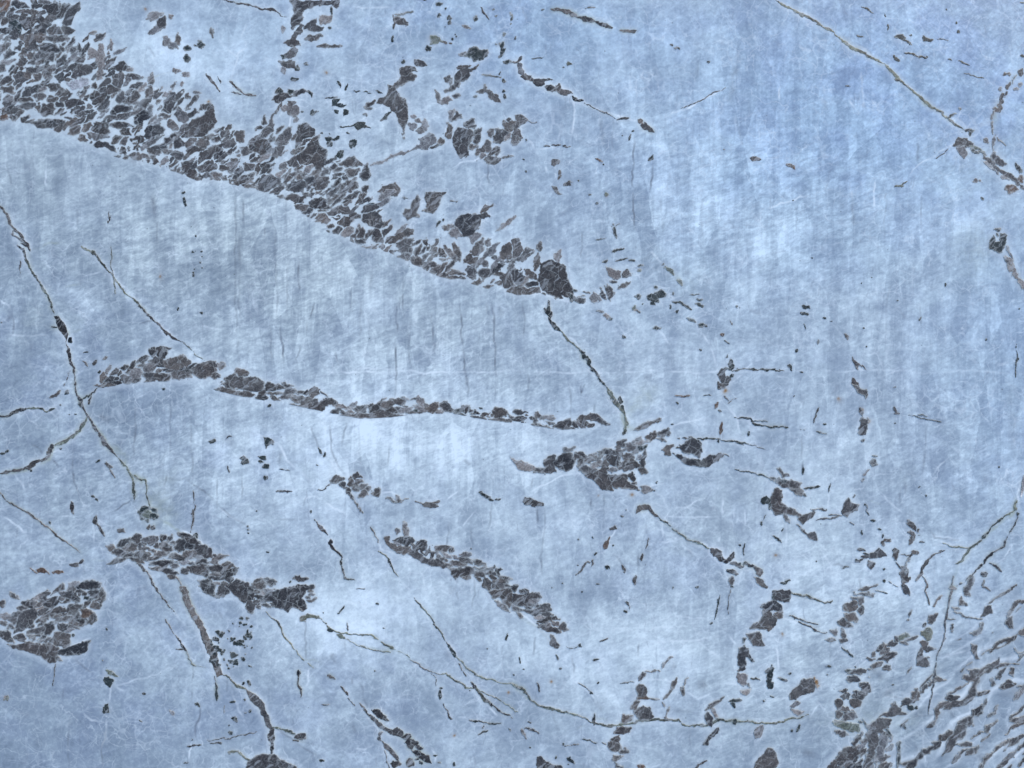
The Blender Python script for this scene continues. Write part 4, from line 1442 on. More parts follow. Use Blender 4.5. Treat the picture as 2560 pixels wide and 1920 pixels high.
GK = {'bandM': .5, 'bandP': .55, 'bandN': .6, 'bandR': .4, 'bandS': .2, 'bandQ': .55, 'incR': .3, 'incM': .4, 'incO': .5, 'incP': .4, 'incL': .4, 'incC': .3, 'incB': .3, 'fringe': .6, 'bandA': .8}
total = np.full((NY, NX), 0, np.float32); vtotal = total.copy()

def folds(x, y):
    ph = (x * .62 + y * .785 + 34 * vnoise(x, y, 120, 71) + 9 * vnoise(x, y, 45, 72)) / 44.0
    ph = ph + .0016 * np.clip(2250 - x, 0, 400) * .4
    fr = ph - np.floor(ph)
    z = np.clip(1.25 - np.hypot((x - 2640) / 430, (y - 1960) / 430), 0, 1)
    z = np.clip(z * 2.2, 0, 1)
    along = vnoise(x * .785 - y * .62, np.floor(ph) * 37.0, 36, 73)
    th = 6.5 * np.clip(along * 1.7 + .12, -1, 1) * z + 2.6 * vnoise(x, y, 11, 74)
    d = (fr - .34) * 44
    hol = np.minimum(th - np.where(d > 0, d * .75, -d * 1.6), 8) - 6 * (1 - z)
    return hol.astype(np.float32), z, fr
def rasterise(name, shapes):
    bbs = [shape_bb(s) for s in shapes]
    bb = (min(b[0] for b in bbs), min(b[1] for b in bbs), max(b[2] for b in bbs), max(b[3] for b in bbs))
    I0, I1, J0, J1 = window(bb, 14, X0, Y0, ST, NX, NY)
    best = np.full((J1 - J0, I1 - I0), -6, np.float32); sec = best.copy()
    col = np.zeros((J1 - J0, I1 - I0, 3), np.float32)
    gapped = not name.startswith('vein') and not name.startswith('speck')
    def put(s, k):
        i0, i1, j0, j1 = window(shape_bb(s), 12, X0, Y0, ST, NX, NY)
        i0, i1, j0, j1 = max(i0, I0), min(i1, I1), max(j0, J0), min(j1, J1)
        if i1 <= i0 or j1 <= j0: return
        sl = (slice(j0, j1), slice(i0, i1)); f = field(s, WX[sl], WY[sl], sl, k)
        lo = (slice(j0 - J0, j1 - J0), slice(i0 - I0, i1 - I0))
        b = best[lo]; c = sec[lo]; m = f > b
        sec[lo] = np.where(m, b, np.maximum(c, f)); best[lo] = np.where(m, f, b)
        rr = random.Random(k * 7 + 1); j = rr.uniform(.62, 1.5) if s[1] in 'mdl' else rr.uniform(.85, 1.15)
        hue = rr.uniform(-.05, .07)
        base = np.array(TONE[s[1]]) * j * np.array((1 + hue, 1, 1 - hue))
        col[lo][m] = base
    for k, s in enumerate(shapes): put(s, k + len(name) * 1000)
    k = 50000
    for (gn, (sp, ln, wd, an), P) in autos:
        if gn != name: continue
        r = random.Random(len(P) * 13 + 5); f_ = 2560 / 2212
        xs = [p[0] for p in P]; ys = [p[1] for p in P]
        area = (max(xs) - min(xs)) * (max(ys) - min(ys)); n = int(area / (sp * f_ * .42) ** 2)
        for _ in range(n):
            x = r.uniform(min(xs), max(xs)); y = r.uniform(min(ys), max(ys))
            i = int((x - X0) / ST) - I0; j = int((y - Y0) / ST) - J0
            if not (0 <= i < best.shape[1] and 0 <= j < best.shape[0]): continue
            if best[j, i] > -2.2: continue
            d = float(poly_sd(np.array([x], np.float32), np.array([y], np.float32), P)[0])
            if d < 2: continue
            q = r.uniform(.36, .95); k += 1
            if sp > 30 and r.random() < .85: continue
            if gn == 'bandA' and r.random() < .30: continue
            a_ = an + r.uniform(-16, 16)
            put(('e', r.choice('mmmdl'), (x, y, ln * f_ * q * 1.15, wd * f_ * q * .85, a_)), k)
    best = best + (RAG[J0:J1, I0:I1] if gapped else .25)
    if name == 'fringe':           # feathered hollows repeating along the corner folds
        lo_ = (slice(J0, J1), slice(I0, I1))
        hf, hz, _ = folds(GX[lo_], GY[lo_])
        m = hf > best
        best = np.where(m, hf, best); sec = np.where(m, -6, sec); col[m] = TONE['m']
    if name.startswith('vein'):
        lo_ = (slice(J0, J1), slice(I0, I1))
        best = best - 1.0 * np.clip(vnoise(GX[lo_], GY[lo_], 48, 91) - .28, 0, 1)
        tv = 1 + .75 * vnoise(GX[lo_], GY[lo_], 32, 92) + .35 * vnoise(GX[lo_], GY[lo_], 9, 93)
        col *= np.clip(tv, .35, 1.35)[..., None]
    if name in clips:
        lo_ = (slice(J0, J1), slice(I0, I1)); cp = clips[name]
        yl = np.interp(GX[lo_], [p[0] for p in cp], [p[1] for p in cp])
        best = np.minimum(best, (yl - GY[lo_]) * .92 + .8 * vnoise(GX[lo_], GY[lo_], 9, 61) + 1.0)
    if gapped:
        Fd = np.minimum(best, best - sec - np.clip(GAP[J0:J1, I0:I1], .15, 4.4) * GK.get(name, 1.0))
    else: Fd = best
    lo = (slice(J0, J1), slice(I0, I1))
    # translucent rims: the mineral thins out towards its edge, here more, there less
    soft = np.clip(2.4 + 2.6 * vnoise(GX[lo], GY[lo], 34, 41), .8, 5.0)
    if not gapped: soft = np.minimum(soft, .6)
    rim = np.clip(.50 + .5 * Fd / soft, .50, 1)[..., None]
    col = col * rim + np.array((.52, .54, .51)) * (1 - rim)
    col[col.sum(-1) == 0] = TONE['m']
    total[lo] = np.maximum(total[lo], (Fd > 0).astype(np.float32))
    if name.startswith('vein'): vtotal[lo] = np.maximum(vtotal[lo], (Fd > 0).astype(np.float32))
    return Fd, col, I0, J0

# marching squares -> one solid inlay mesh (top face flush-polished, walls going down into the slab)
CASES = {1: [(0, 4, 7)], 2: [(1, 5, 4)], 4: [(2, 6, 5)], 8: [(3, 7, 6)],
         3: [(0, 1, 5, 7)], 6: [(1, 2, 6, 4)], 12: [(2, 3, 7, 5)], 9: [(3, 0, 4, 6)],
         5: [(0, 4, 7), (2, 6, 5)], 10: [(1, 5, 4), (3, 7, 6)],
         7: [(0, 1, 2, 6, 7)], 14: [(1, 2, 3, 7, 4)], 13: [(2, 3, 0, 4, 5)], 11: [(3, 0, 1, 5, 6)],
         15: [(0, 1, 2, 3)]}
WALL = {1: [(4, 7)], 2: [(5, 4)], 4: [(6, 5)], 8: [(7, 6)], 3: [(5, 7)], 6: [(6, 4)], 12: [(7, 5)], 9: [(4, 6)],
        5: [(4, 7), (6, 5)], 10: [(5, 4), (7, 6)], 7: [(6, 7)], 14: [(7, 4)], 13: [(4, 5)], 11: [(5, 6)]}
DEPTH = 0.003
def inlay(name, Fd, col, I0, J0, mat, parent, TOPZ):
    ny, nx = Fd.shape; N = nx * ny; P = (Fd > 0)
    a, b, c, d = P[:-1, :-1], P[:-1, 1:], P[1:, 1:], P[1:, :-1]
    code = a * 1 + b * 2 + c * 4 + d * 8
    if not code.any(): return None
    loops = []; sizes = []; walls = []
    for cs, polys in CASES.items():
        jj, ii = np.nonzero(code == cs)
        if not len(jj): continue
        o = jj * nx + ii
        tok = [o, o + 1, o + nx + 1, o + nx, N + o, 2 * N + o + 1, N + o + nx, 2 * N + o]
        for p in polys:
            arr = np.stack([tok[q] for q in reversed(p)], 1) if False else np.stack([tok[q] for q in p[::-1]], 1)
            loops.append(arr.ravel()); sizes.append(np.full(len(jj), len(p)))
        for w in WALL.get(cs, []): walls.append(np.stack([tok[w[0]], tok[w[1]]], 1))
    L = np.concatenate(loops); Z = np.concatenate(sizes)
    used, inv = np.unique(L, return_inverse=True)
    kind = used // N; o = used % N; j = o // nx; i = o % nx
    x = i.astype(np.float64); y = j.astype(np.float64)
    h = kind == 1; v = kind == 2
    f0 = Fd[j, i]
    i2 = np.minimum(i + 1, nx - 1); j2 = np.minimum(j + 1, ny - 1)
    fh = Fd[j, i2]; fv = Fd[j2, i]
    with np.errstate(all='ignore'):
        th = np.clip(f0 / (f0 - fh), .02, .98); tv = np.clip(f0 / (f0 - fv), .02, .98)
    x = np.where(h, x + th, x); y = np.where(v, y + tv, y)
    C0 = col[j, i]; CH = col[j, i2]; CV = col[j2, i]
    C = C0.copy()
    mh = h & (f0 <= 0); mv = v & (f0 <= 0)
    C[mh] = CH[mh]; C[mv] = CV[mv]
    X = (X0 + (x + I0) * ST - CX) * S; Y = (CY - (Y0 + (y + J0) * ST)) * S
    top = np.stack([X, Y, np.full(len(X), TOPZ)], 1)
    WL = np.concatenate(walls) if walls else np.zeros((0, 2), int)
    wu, winv = np.unique(WL, return_inverse=True); winv = winv.reshape(-1, 2)
    tidx = np.searchsorted(used, wu); bot = top[tidx].copy(); bot[:, 2] = -DEPTH
    nt = len(top); wf = np.stack([tidx[winv[:, 0]], tidx[winv[:, 1]], nt + winv[:, 1], nt + winv[:, 0]], 1)
    V = np.concatenate([top, bot]); CC = np.concatenate([C, C[tidx]])
    LL = np.concatenate([inv.ravel(), wf.ravel()]).astype(np.int32)
    ZZ = np.concatenate([Z, np.full(len(wf), 4)]).astype(np.int32)
    me = bpy.data.meshes.new(name)
    me.vertices.add(len(V)); me.vertices.foreach_set('co', V.astype(np.float32).ravel())
    me.loops.add(len(LL)); me.loops.foreach_set('vertex_index', LL)
    me.polygons.add(len(ZZ)); me.polygons.foreach_set('loop_start', np.concatenate([[0], np.cumsum(ZZ)[:-1]]).astype(np.int32))
    me.polygons.foreach_set('loop_total', ZZ)
    me.update(calc_edges=True)
    at = me.color_attributes.new('mineral', 'FLOAT_COLOR', 'POINT')
    at.data.foreach_set('color', np.concatenate([CC, np.ones((len(CC), 1))], 1).astype(np.float32).ravel())
    me.materials.append(mat)
    ob = bpy.data.objects.new(name, me); scene.collection.objects.link(ob); ob.parent = parent
    return ob

# ------------------------------------------------------------------ materials
def nd(nt, kind, **kw):
    n = nt.nodes.new(kind)
    for k, v in kw.items():
        if k.startswith('i_'): n.inputs[k[2:].replace('_', ' ')].default_value = v
        else: setattr(n, k, v)
    return n
class G:
    def __init__(s, mat):
        s.nt = mat.node_tree; s.nt.nodes.clear()
        s.out = s.nt.nodes.new('ShaderNodeOutputMaterial'); s.bs = s.nt.nodes.new('ShaderNodeBsdfPrincipled')
        s.nt.links.new(s.bs.outputs[0], s.out.inputs[0])
        s.tc = s.nt.nodes.new('ShaderNodeTexCoord').outputs['Object']
    def lk(s, a, b): s.nt.links.new(a, b)
    def val(s, sock, v):
        if isinstance(v, (int, float)): sock.default_value = v
        elif isinstance(v, tuple): sock.default_value = v if len(v) == len(sock.default_value) else v + (1,)
        else: s.lk(v, sock)
    def math(s, op, a, b=0.0, c=0.0, clamp=False):
        n = nd(s.nt, 'ShaderNodeMath', operation=op, use_clamp=clamp)
        s.val(n.inputs[0], a); s.val(n.inputs[1], b); s.val(n.inputs[2], c); return n.outputs[0]
    def map(s, scale=(1, 1, 1), rot=0.0, src=None, loc=(0, 0, 0)):
        if rot:
            r_ = nd(s.nt, 'ShaderNodeMapping'); s.lk(src or s.tc, r_.inputs['Vector']); r_.inputs['Rotation'].default_value = (0, 0, rot)
            src = r_.outputs[0]; rot = 0
        n = nd(s.nt, 'ShaderNodeMapping'); s.lk(src or s.tc, n.inputs['Vector'])
        n.inputs['Scale'].default_value = scale; n.inputs['Rotation'].default_value = (0, 0, rot); n.inputs['Location'].default_value = loc
        return n.outputs[0]
    def noise(s, vec, scale, detail=4, rough=.55, dist=0.0, col=False):
        n = nd(s.nt, 'ShaderNodeTexNoise'); s.lk(vec, n.inputs['Vector'])
        n.inputs['Scale'].default_value = scale; n.inputs['Detail'].default_value = detail
        n.inputs['Roughness'].default_value = rough; n.inputs['Distortion'].default_value = dist
        return n.outputs[1] if col else n.outputs[0]
    def ramp(s, f, lo, hi, a=0.0, b=1.0):
        n = nd(s.nt, 'ShaderNodeMapRange', interpolation_type='SMOOTHSTEP'); s.val(n.inputs[0], f)
        n.inputs[1].default_value = lo; n.inputs[2].default_value = hi; n.inputs[3].default_value = a; n.inputs[4].default_value = b
        return n.outputs[0]
    def vor(s, vec, scale, feature='DISTANCE_TO_EDGE', rnd=1.0):
        n = nd(s.nt, 'ShaderNodeTexVoronoi', feature=feature); s.lk(vec, n.inputs['Vector'])
        n.inputs['Scale'].default_value = scale; n.inputs['Randomness'].default_value = rnd
        return n.outputs[0] if feature != 'F1' else n.outputs['Color']
    def mix(s, f, a, b, mode='MIX'):
        n = nd(s.nt, 'ShaderNodeMix', data_type='RGBA', blend_type=mode); s.val(n.inputs[0], f)
        s.val(n.inputs[6], a); s.val(n.inputs[7], b); return n.outputs[2]
    def warp(s, vec, scale, amt, detail=2):
        c = s.noise(vec, scale, detail, col=True)
        m = nd(s.nt, 'ShaderNodeVectorMath', operation='MULTIPLY_ADD')
        s.lk(c, m.inputs[0]); m.inputs[1].default_value = (amt, amt, 0); s.lk(vec, m.inputs[2]); return m.outputs[0]

def stone_material():
    m = bpy.data.materials.new('polished_quartzite'); m.use_nodes = True; g = G(m)
    a1 = nd(g.nt, 'ShaderNodeAttribute', attribute_name='marks'); s1 = nd(g.nt, 'ShaderNodeSeparateColor'); g.lk(a1.outputs['Color'], s1.inputs[0])
    a2 = nd(g.nt, 'ShaderNodeAttribute', attribute_name='zones'); s2 = nd(g.nt, 'ShaderNodeSeparateColor'); g.lk(a2.outputs['Color'], s2.inputs[0])
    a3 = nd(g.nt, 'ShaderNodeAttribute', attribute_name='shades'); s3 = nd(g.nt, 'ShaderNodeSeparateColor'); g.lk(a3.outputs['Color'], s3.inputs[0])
    dark, pale, olive, rust = s1.outputs[0], s1.outputs[1], s1.outputs[2], a1.outputs['Alpha']
    streak, ripple, violet = s2.outputs[0], s2.outputs[1], s2.outputs[2]
    green, deep, light = s3.outputs[0], s3.outputs[1], s3.outputs[2]
    W = g.warp(g.tc, 9, .05); W2 = g.warp(g.tc, 40, .012)
    # body: cloudy white with grey-violet patches
    big = g.noise(W, 5.5, 7, .66); mid = g.noise(W2, 30, 7, .68); fine = g.noise(g.tc, 130, 5, .65)
    t = g.math('ADD', g.math('MULTIPLY', big, .9), g.math('MULTIPLY', mid, 1.0))
    t = g.math('ADD', t, g.math('MULTIPLY', fine, .55))
    t = g.math('SUBTRACT', t, .80, clamp=False)
    t = g.math('ADD', t, g.math('MULTIPLY', light, .38)); t = g.math('SUBTRACT', t, g.math('MULTIPLY', deep, .28))
    # foliation streaks, upright in the slab
    sw = g.warp(g.tc, 6, .012)
    st = g.ramp(g.noise(g.map((1, .10, 1), .02, sw), 42, 6, .66), .44, .56); st2 = g.noise(g.map((1, .05, 1), .0, sw), 170, 4, .6)
    sk = g.math('ADD', g.math('MULTIPLY', g.math('SUBTRACT', st, .5), .24), g.math('MULTIPLY', g.math('SUBTRACT', st2, .5), .60))
    t = g.math('ADD', t, g.math('MULTIPLY', sk, g.math('MULTIPLY_ADD', streak, .62, .08)))
    # blocky cleavage patches with crisp sides
    cl = nd(g.nt, 'ShaderNodeSeparateColor'); g.lk(g.vor(g.map((1, .34, 1), .03, g.warp(g.tc, 60, .008)), 26, 'F1'), cl.inputs[0])
    cl2 = nd(g.nt, 'ShaderNodeSeparateColor'); g.lk(g.vor(g.map((1, .22, 1), .015, g.warp(g.tc, 110, .005)), 62, 'F1'), cl2.inputs[0])
    cl3 = nd(g.nt, 'ShaderNodeSeparateColor'); g.lk(g.vor(g.map((.4, 1, 1), R(-14), g.warp(g.tc, 160, .004)), 120, 'F1'), cl3.inputs[0])
    plate = g.math('ADD', g.math('MULTIPLY', g.math('SUBTRACT', cl.outputs[0], .5), .20), g.math('MULTIPLY', g.math('SUBTRACT', cl2.outputs[0], .5), .15))
    t = g.math('ADD', t, g.math('MULTIPLY', plate, g.math('MULTIPLY_ADD', streak, .8, .7)))
    t = g.math('ADD', t, g.math('MULTIPLY', g.math('SUBTRACT', cl3.outputs[0], .5), g.math('MULTIPLY_ADD', ripple, .08, .07)))
    # fine rising ripples
    rp = g.ramp(g.noise(g.map((.30, 1, 1), R(-17), g.warp(g.tc, 30, .015)), 120, 5, .68), .40, .60)
    rp2 = g.noise(g.map((.25, 1, 1), R(-24), g.warp(g.tc, 30, .02)), 330, 3, .55)
    rr_ = g.math('ADD', g.math('MULTIPLY', g.math('SUBTRACT', rp, .5), .20), g.math('MULTIPLY', g.math('SUBTRACT', rp2, .5), .5))
    t = g.math('ADD', t, g.math('MULTIPLY', rr_, g.math('MULTIPLY_ADD', ripple, .75, .35)))
    # crystalline crosshatch in the violet zones
    ch = g.noise(g.map((.35, 1, 1), R(40), W2), 260, 3, .6); ch2 = g.noise(g.map((.35, 1, 1), R(-50), W2), 230, 3, .6)
    t = g.math('ADD', t, g.math('MULTIPLY', g.math('SUBTRACT', g.math('MULTIPLY', ch, ch2), .25), g.math('MULTIPLY_ADD', violet, .8, .35)))
    t = g.math('MULTIPLY_ADD', t, .92, .075, clamp=True)
    cr = nd(g.nt, 'ShaderNodeValToRGB'); g.lk(t, cr.inputs[0]); e = cr.color_ramp.elements
    e[0].position = 0.0; e[0].color = (.238, .284, .322, 1); e[1].position = 1.0; e[1].color = (.82, .895, .872, 1)
    q = e.new(.36); q.color = (.365, .420, .448, 1); q = e.new(.62); q.color = (.528, .595, .602, 1)
    c = cr.outputs[0]
    # violet and warm mineral drifts, then painted-in sky reflection and light falloff
    vp = g.ramp(g.noise(g.warp(g.tc, 14, .04), 13, 5, .6), .42, .64)
    c = g.mix(g.math('MULTIPLY', vp, g.math('MULTIPLY_ADD', violet, .55, .18), clamp=True), c, (.885, .89, 1.0), 'MULTIPLY')
    c = g.mix(g.math('MULTIPLY', green, .9, clamp=True), c, (1.03, 1.01, .955), 'MULTIPLY')
    c = g.mix(a3.outputs['Alpha'], c, (.80, .925, 1.06), 'MULTIPLY')  # blue zone: reflected sky painted into the stone colour
    c = g.mix(g.math('MULTIPLY', deep, .9, clamp=True), c, (.82, .84, .86), 'MULTIPLY')  # deep zones: light falloff towards left and lower edges painted as darker stone
    # healed cracks: thin white lines
    r1 = g.math('ABSOLUTE', g.math('SUBTRACT', g.noise(g.map(loc=(11, 4, 0)), 7, 5, .5), .5)); l1 = g.ramp(r1, .0, .006, 1, 0)
    r1b = g.math('ABSOLUTE', g.math('SUBTRACT', g.noise(g.map((1, .6, 1), R(35), loc=(2, 8, 0)), 15, 4, .5), .5)); l1 = g.math('MAXIMUM', l1, g.ramp(r1b, .0, .007, .8, 0))
    m1 = g.ramp(g.noise(g.tc, 38, 3), .40, .66)
    hz = None
    for (an_, sc_, lo_) in ((5, 26, 1), (-35, 34, 2), (40, 30, 5), (85, 28, 9)):
        rn = g.math('ABSOLUTE', g.math('SUBTRACT', g.noise(g.map((.22, 1, 1), R(an_), g.tc, (lo_, lo_ * 2, 0)), sc_, 3, .5), .5))
        q_ = g.math('MULTIPLY', g.ramp(rn, .0, .010, 1, 0), g.ramp(g.noise(g.map(loc=(lo_, 0, 0)), 26, 3), .48, .62))
        hz = q_ if hz is None else g.math('MAXIMUM', hz, q_)
    e2 = g.vor(g.warp(g.warp(g.tc, 25, .03, 4), 200, .004), 48); l2 = g.ramp(e2, .0, .07, 1, 0); m2 = g.ramp(g.noise(g.map(loc=(3, 1, 0)), 12, 4), .42, .68)
    pl = g.math('ADD', g.math('MULTIPLY', g.math('MULTIPLY', l1, m1), .36), g.math('MULTIPLY', g.math('MULTIPLY', l2, m2), .28))
    pl = g.math('ADD', pl, g.math('MULTIPLY', hz, .18))
    pl = g.math('ADD', pl, pale, clamp=True)
    c = g.mix(g.math('MULTIPLY', pl, .85), c, (.86, .90, .88))
    # hair-thin dark cleavage lines, olive staining, rust blooms, buried grey mineral
    e3 = g.vor(g.map((1, .16, 1), .02, g.warp(g.tc, 50, .01)), 40); l3 = g.math('MULTIPLY', g.ramp(e3, .0, .035, 1, 0), g.ramp(g.noise(g.map(loc=(7, 2, 0)), 30, 3), .55, .68))
    c = g.mix(g.math('MULTIPLY', l3, .33), c, (.22, .24, .27))
    c = g.mix(g.math('MULTIPLY', dark, g.ramp(mid, .3, .6, .6, 1.0), clamp=True), c, (.12, .13, .145))
    on = g.ramp(g.noise(g.tc, 90, 4), .35, .65, .35, 1)
    c = g.mix(g.math('MULTIPLY', g.math('MULTIPLY', olive, on), .8, clamp=True), c, (.36, .385, .26))
    c = g.mix(g.math('MULTIPLY', rust, g.ramp(fine, .35, .6, .5, 1)), c, (.30, .17, .06))
    # tiny dark flecks
    fl = g.vor(g.tc, 95, 'F1'); fs = nd(g.nt, 'ShaderNodeSeparateColor'); g.lk(fl, fs.inputs[0])
    vd = nd(g.nt, 'ShaderNodeTexVoronoi', feature='F1'); g.lk(g.warp(g.tc, 200, .004), vd.inputs[0]); vd.inputs['Scale'].default_value = 95
    vs = nd(g.nt, 'ShaderNodeSeparateColor'); g.lk(vd.outputs['Color'], vs.inputs[0])
    fk = g.math('MULTIPLY', g.ramp(vd.outputs['Distance'], .06, .13, 1, 0), g.ramp(vs.outputs[0], .965, .975))
    c = g.mix(g.math('MULTIPLY', fk, .6), c, (.08, .09, .08))
    g.lk(c, g.bs.inputs['Base Color'])
    g.lk(g.ramp(fine, .3, .7, .16, .26), g.bs.inputs['Roughness'])
    g.bs.inputs['IOR'].default_value = 1.5
    return m

def mineral_material():
    m = bpy.data.materials.new('dark_mineral'); m.use_nodes = True; g = G(m)
    at = nd(g.nt, 'ShaderNodeAttribute', attribute_name='mineral').outputs['Color']
    n1 = g.noise(g.warp(g.tc, 60, .01), 90, 5, .65); n2 = g.noise(g.tc, 420, 4, .6)
    f = g.math('ADD', g.math('MULTIPLY', n1, 1.0), g.math('MULTIPLY', n2, .8))
    k = g.ramp(f, .62, 1.2, .50, 1.65)
    kk = nd(g.nt, 'ShaderNodeCombineColor'); [g.lk(k, kk.inputs[i]) for i in range(3)]
    c = g.mix(1.0, at, kk.outputs[0], 'MULTIPLY')
    c = g.mix(g.ramp(g.noise(g.warp(g.tc, 60, .02), 38, 5, .7), .52, .74, 0, .45), c, (.30, .30, .27))
    e = g.vor(g.warp(g.warp(g.tc, 50, .02), 200, .004), 62); l = g.math('MULTIPLY', g.ramp(e, .0, .045, 1, 0), g.ramp(g.noise(g.tc, 40, 3), .40, .56))
    c = g.mix(g.math('MULTIPLY', l, .48), c, (.42, .43, .40))
    ve = g.noise(g.map((.30, 1, 1), R(-36), g.warp(g.tc, 40, .012)), 105, 4, .6)
    c = g.mix(g.ramp(ve, .565, .63, 0, .48), c, (.40, .41, .40))
    ve2 = g.noise(g.map((.30, 1, 1), R(-62), g.warp(g.tc, 40, .012), (4, 7, 0)), 90, 4, .6)
    c = g.mix(g.ramp(ve2, .59, .66, 0, .36), c, (.40, .41, .40))
    sp = g.ramp(g.noise(g.map(loc=(5, 5, 0)), 300, 3, .6), .64, .74)
    c = g.mix(g.math('MULTIPLY', sp, .3), c, (.42, .44, .42))
    c = g.mix(g.ramp(g.noise(g.map(loc=(1, 9, 0)), 14, 4), .5, .72, 0, .5), c, (1.12, .96, .86), 'MULTIPLY')
    g.lk(c, g.bs.inputs['Base Color']); g.lk(g.ramp(n2, .3, .7, .18, .30), g.bs.inputs['Roughness'])
    g.bs.inputs['IOR'].default_value = 1.5
    return m

M_STONE = stone_material(); M_MIN = mineral_material()

# ------------------------------------------------------------------ rasterise the minerals
def clusters(shapes, pad):
    bb = [shape_bb(s) for s in shapes]; par = list(range(len(shapes)))
    def find(i):
        while par[i] != i: par[i] = par[par[i]]; i = par[i]
        return i
    for i in range(len(bb)):
        for j in range(i):
            if bb[i][0] - pad < bb[j][2] and bb[j][0] - pad < bb[i][2] and bb[i][1] - pad < bb[j][3] and bb[j][1] - pad < bb[i][3]:
                par[find(i)] = find(j)
    out = {}
    for i, s in enumerate(shapes): out.setdefault(find(i), []).append(s)
    def ext(ss):
        q = [shape_bb(s) for s in ss]
        return (max(a[2] for a in q) - min(a[0] for a in q)) * (max(a[3] for a in q) - min(a[1] for a in q))
    return sorted(out.values(), key=ext, reverse=True)
fields = {}
for name, shapes in groups.items():
    if not shapes: continue
    if name.startswith(('inc', 'vein', 'clump')) and name != 'incR':
        for n_, ss in enumerate(clusters(shapes, 3 if name[0] == 'i' else 12)):
            fields[name if n_ == 0 else name + '.%d' % n_] = rasterise(name, ss)
    else: fields[name] = rasterise(name, shapes)

# ------------------------------------------------------------------ the slab, with its own soft markings
AS = 2.5
NXs = int((X1 - X0) / AS) + 1; NYs = int((Y1 - Y0) / AS) + 1
sx = (X0 + np.arange(NXs) * AS).astype(np.float32); sy = (Y0 + np.arange(NYs) * AS).astype(np.float32)
SXg, SYg = np.meshgrid(sx, sy)
sWX = SXg + 4 * vnoise(SXg, SYg, 40, 21) + 2.2 * vnoise(SXg, SYg, 12, 22); sWY = SYg + 5 * vnoise(SXg, SYg, 40, 23) + 2.2 * vnoise(SXg, SYg, 12, 24)
brk = np.clip(.85 + .6 * vnoise(SXg, SYg, 26, 25) + .3 * vnoise(SXg, SYg, 9, 26), 0, 1.2)
def blur(a, n):
    for _ in range(n):
        a = (np.roll(a, 1, 0) + a * 2 + np.roll(a, -1, 0)) / 4; a = (np.roll(a, 1, 1) + a * 2 + np.roll(a, -1, 1)) / 4
    return a
ch = {k: np.zeros((NYs, NXs), np.float32) for k in 'dpo'}
for (c, w, amp, P) in softs:
    xs = [p[0] for p in P]; ys = [p[1] for p in P]
    i0, i1, j0, j1 = window((min(xs), min(ys), max(xs), max(ys)), w * 1.5 + 12, X0, Y0, AS, NXs, NYs)
    if i1 <= i0 or j1 <= j0: continue
    sl = (slice(j0, j1), slice(i0, i1)); f = np.zeros((j1 - j0, i1 - i0), np.float32); n = len(P) - 1
    sg = max(w * .62, 1.9)
    for i in range(n):
        d, t = seg_dist(sWX[sl], sWY[sl], P[i], P[i + 1]); tt = (i + t) / n
        f = np.maximum(f, np.exp(-(d / sg) ** 2) * (np.clip(np.minimum(tt, 1 - tt) * 5, 0, 1) * .7 + .3))
    ch[c][sl] = np.maximum(ch[c][sl], f * amp * brk[sl] * (1.15 if (c == 'd' and w < 2.2) else 1))
buried = total[::2, ::2][:NYs, :NXs]; vmask = vtotal[::2, ::2][:NYs, :NXs]; vh = blur(vmask, 7)
patch = np.clip(.5 + .9 * vnoise(SXg, SYg, 70, 81), 0, 1)
buried = blur(buried, 3)
near = blur(buried, 40)
ch['d'] = np.clip(ch['d'] * 1.1 + .26 * buried, 0, 1)
_, fz, ff = folds(SXg, SYg)
fr_p = np.exp(-((ff - .12) / .09) ** 2) * fz * np.clip(.55 + .8 * vnoise(SXg, SYg, 40, 83), 0, 1)
fr_d = np.exp(-((ff - .45) / .22) ** 2) * fz * np.clip(.4 + .8 * vnoise(SXg, SYg, 30, 84), 0, 1)
ch['d'] = np.clip(ch['d'] + .38 * fr_d, 0, 1)
ch['o'] = np.clip(ch['o'] * .75 + np.clip(near - .15, 0, 1) * .35 + vh * 1.5 * patch, 0, 1)
ch['p'] = np.clip(ch['p'] * .9 + np.clip(near - .06, 0, .5) * 1.1 + vh * 1.3 * (1 - patch) + .6 * fr_p, 0, 1)
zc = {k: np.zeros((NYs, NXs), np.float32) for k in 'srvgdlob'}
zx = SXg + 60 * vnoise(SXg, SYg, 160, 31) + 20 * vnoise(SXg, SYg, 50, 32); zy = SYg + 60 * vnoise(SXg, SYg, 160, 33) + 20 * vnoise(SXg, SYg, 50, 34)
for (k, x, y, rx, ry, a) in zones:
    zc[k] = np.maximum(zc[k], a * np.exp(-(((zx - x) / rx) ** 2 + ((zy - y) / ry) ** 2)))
ch['o'] = np.clip(ch['o'] + zc['o'] * .5, 0, 1)
ru = np.zeros((NYs, NXs), np.float32)
for (x, y, r) in rusts:
    q = np.hypot(sWX - x, sWY - y) / r
    ru = np.maximum(ru, .9 * np.exp(-(q / .5) ** 2) + .25 * np.exp(-(q / 1.2) ** 2))
ru = np.clip(ru, 0, 1)

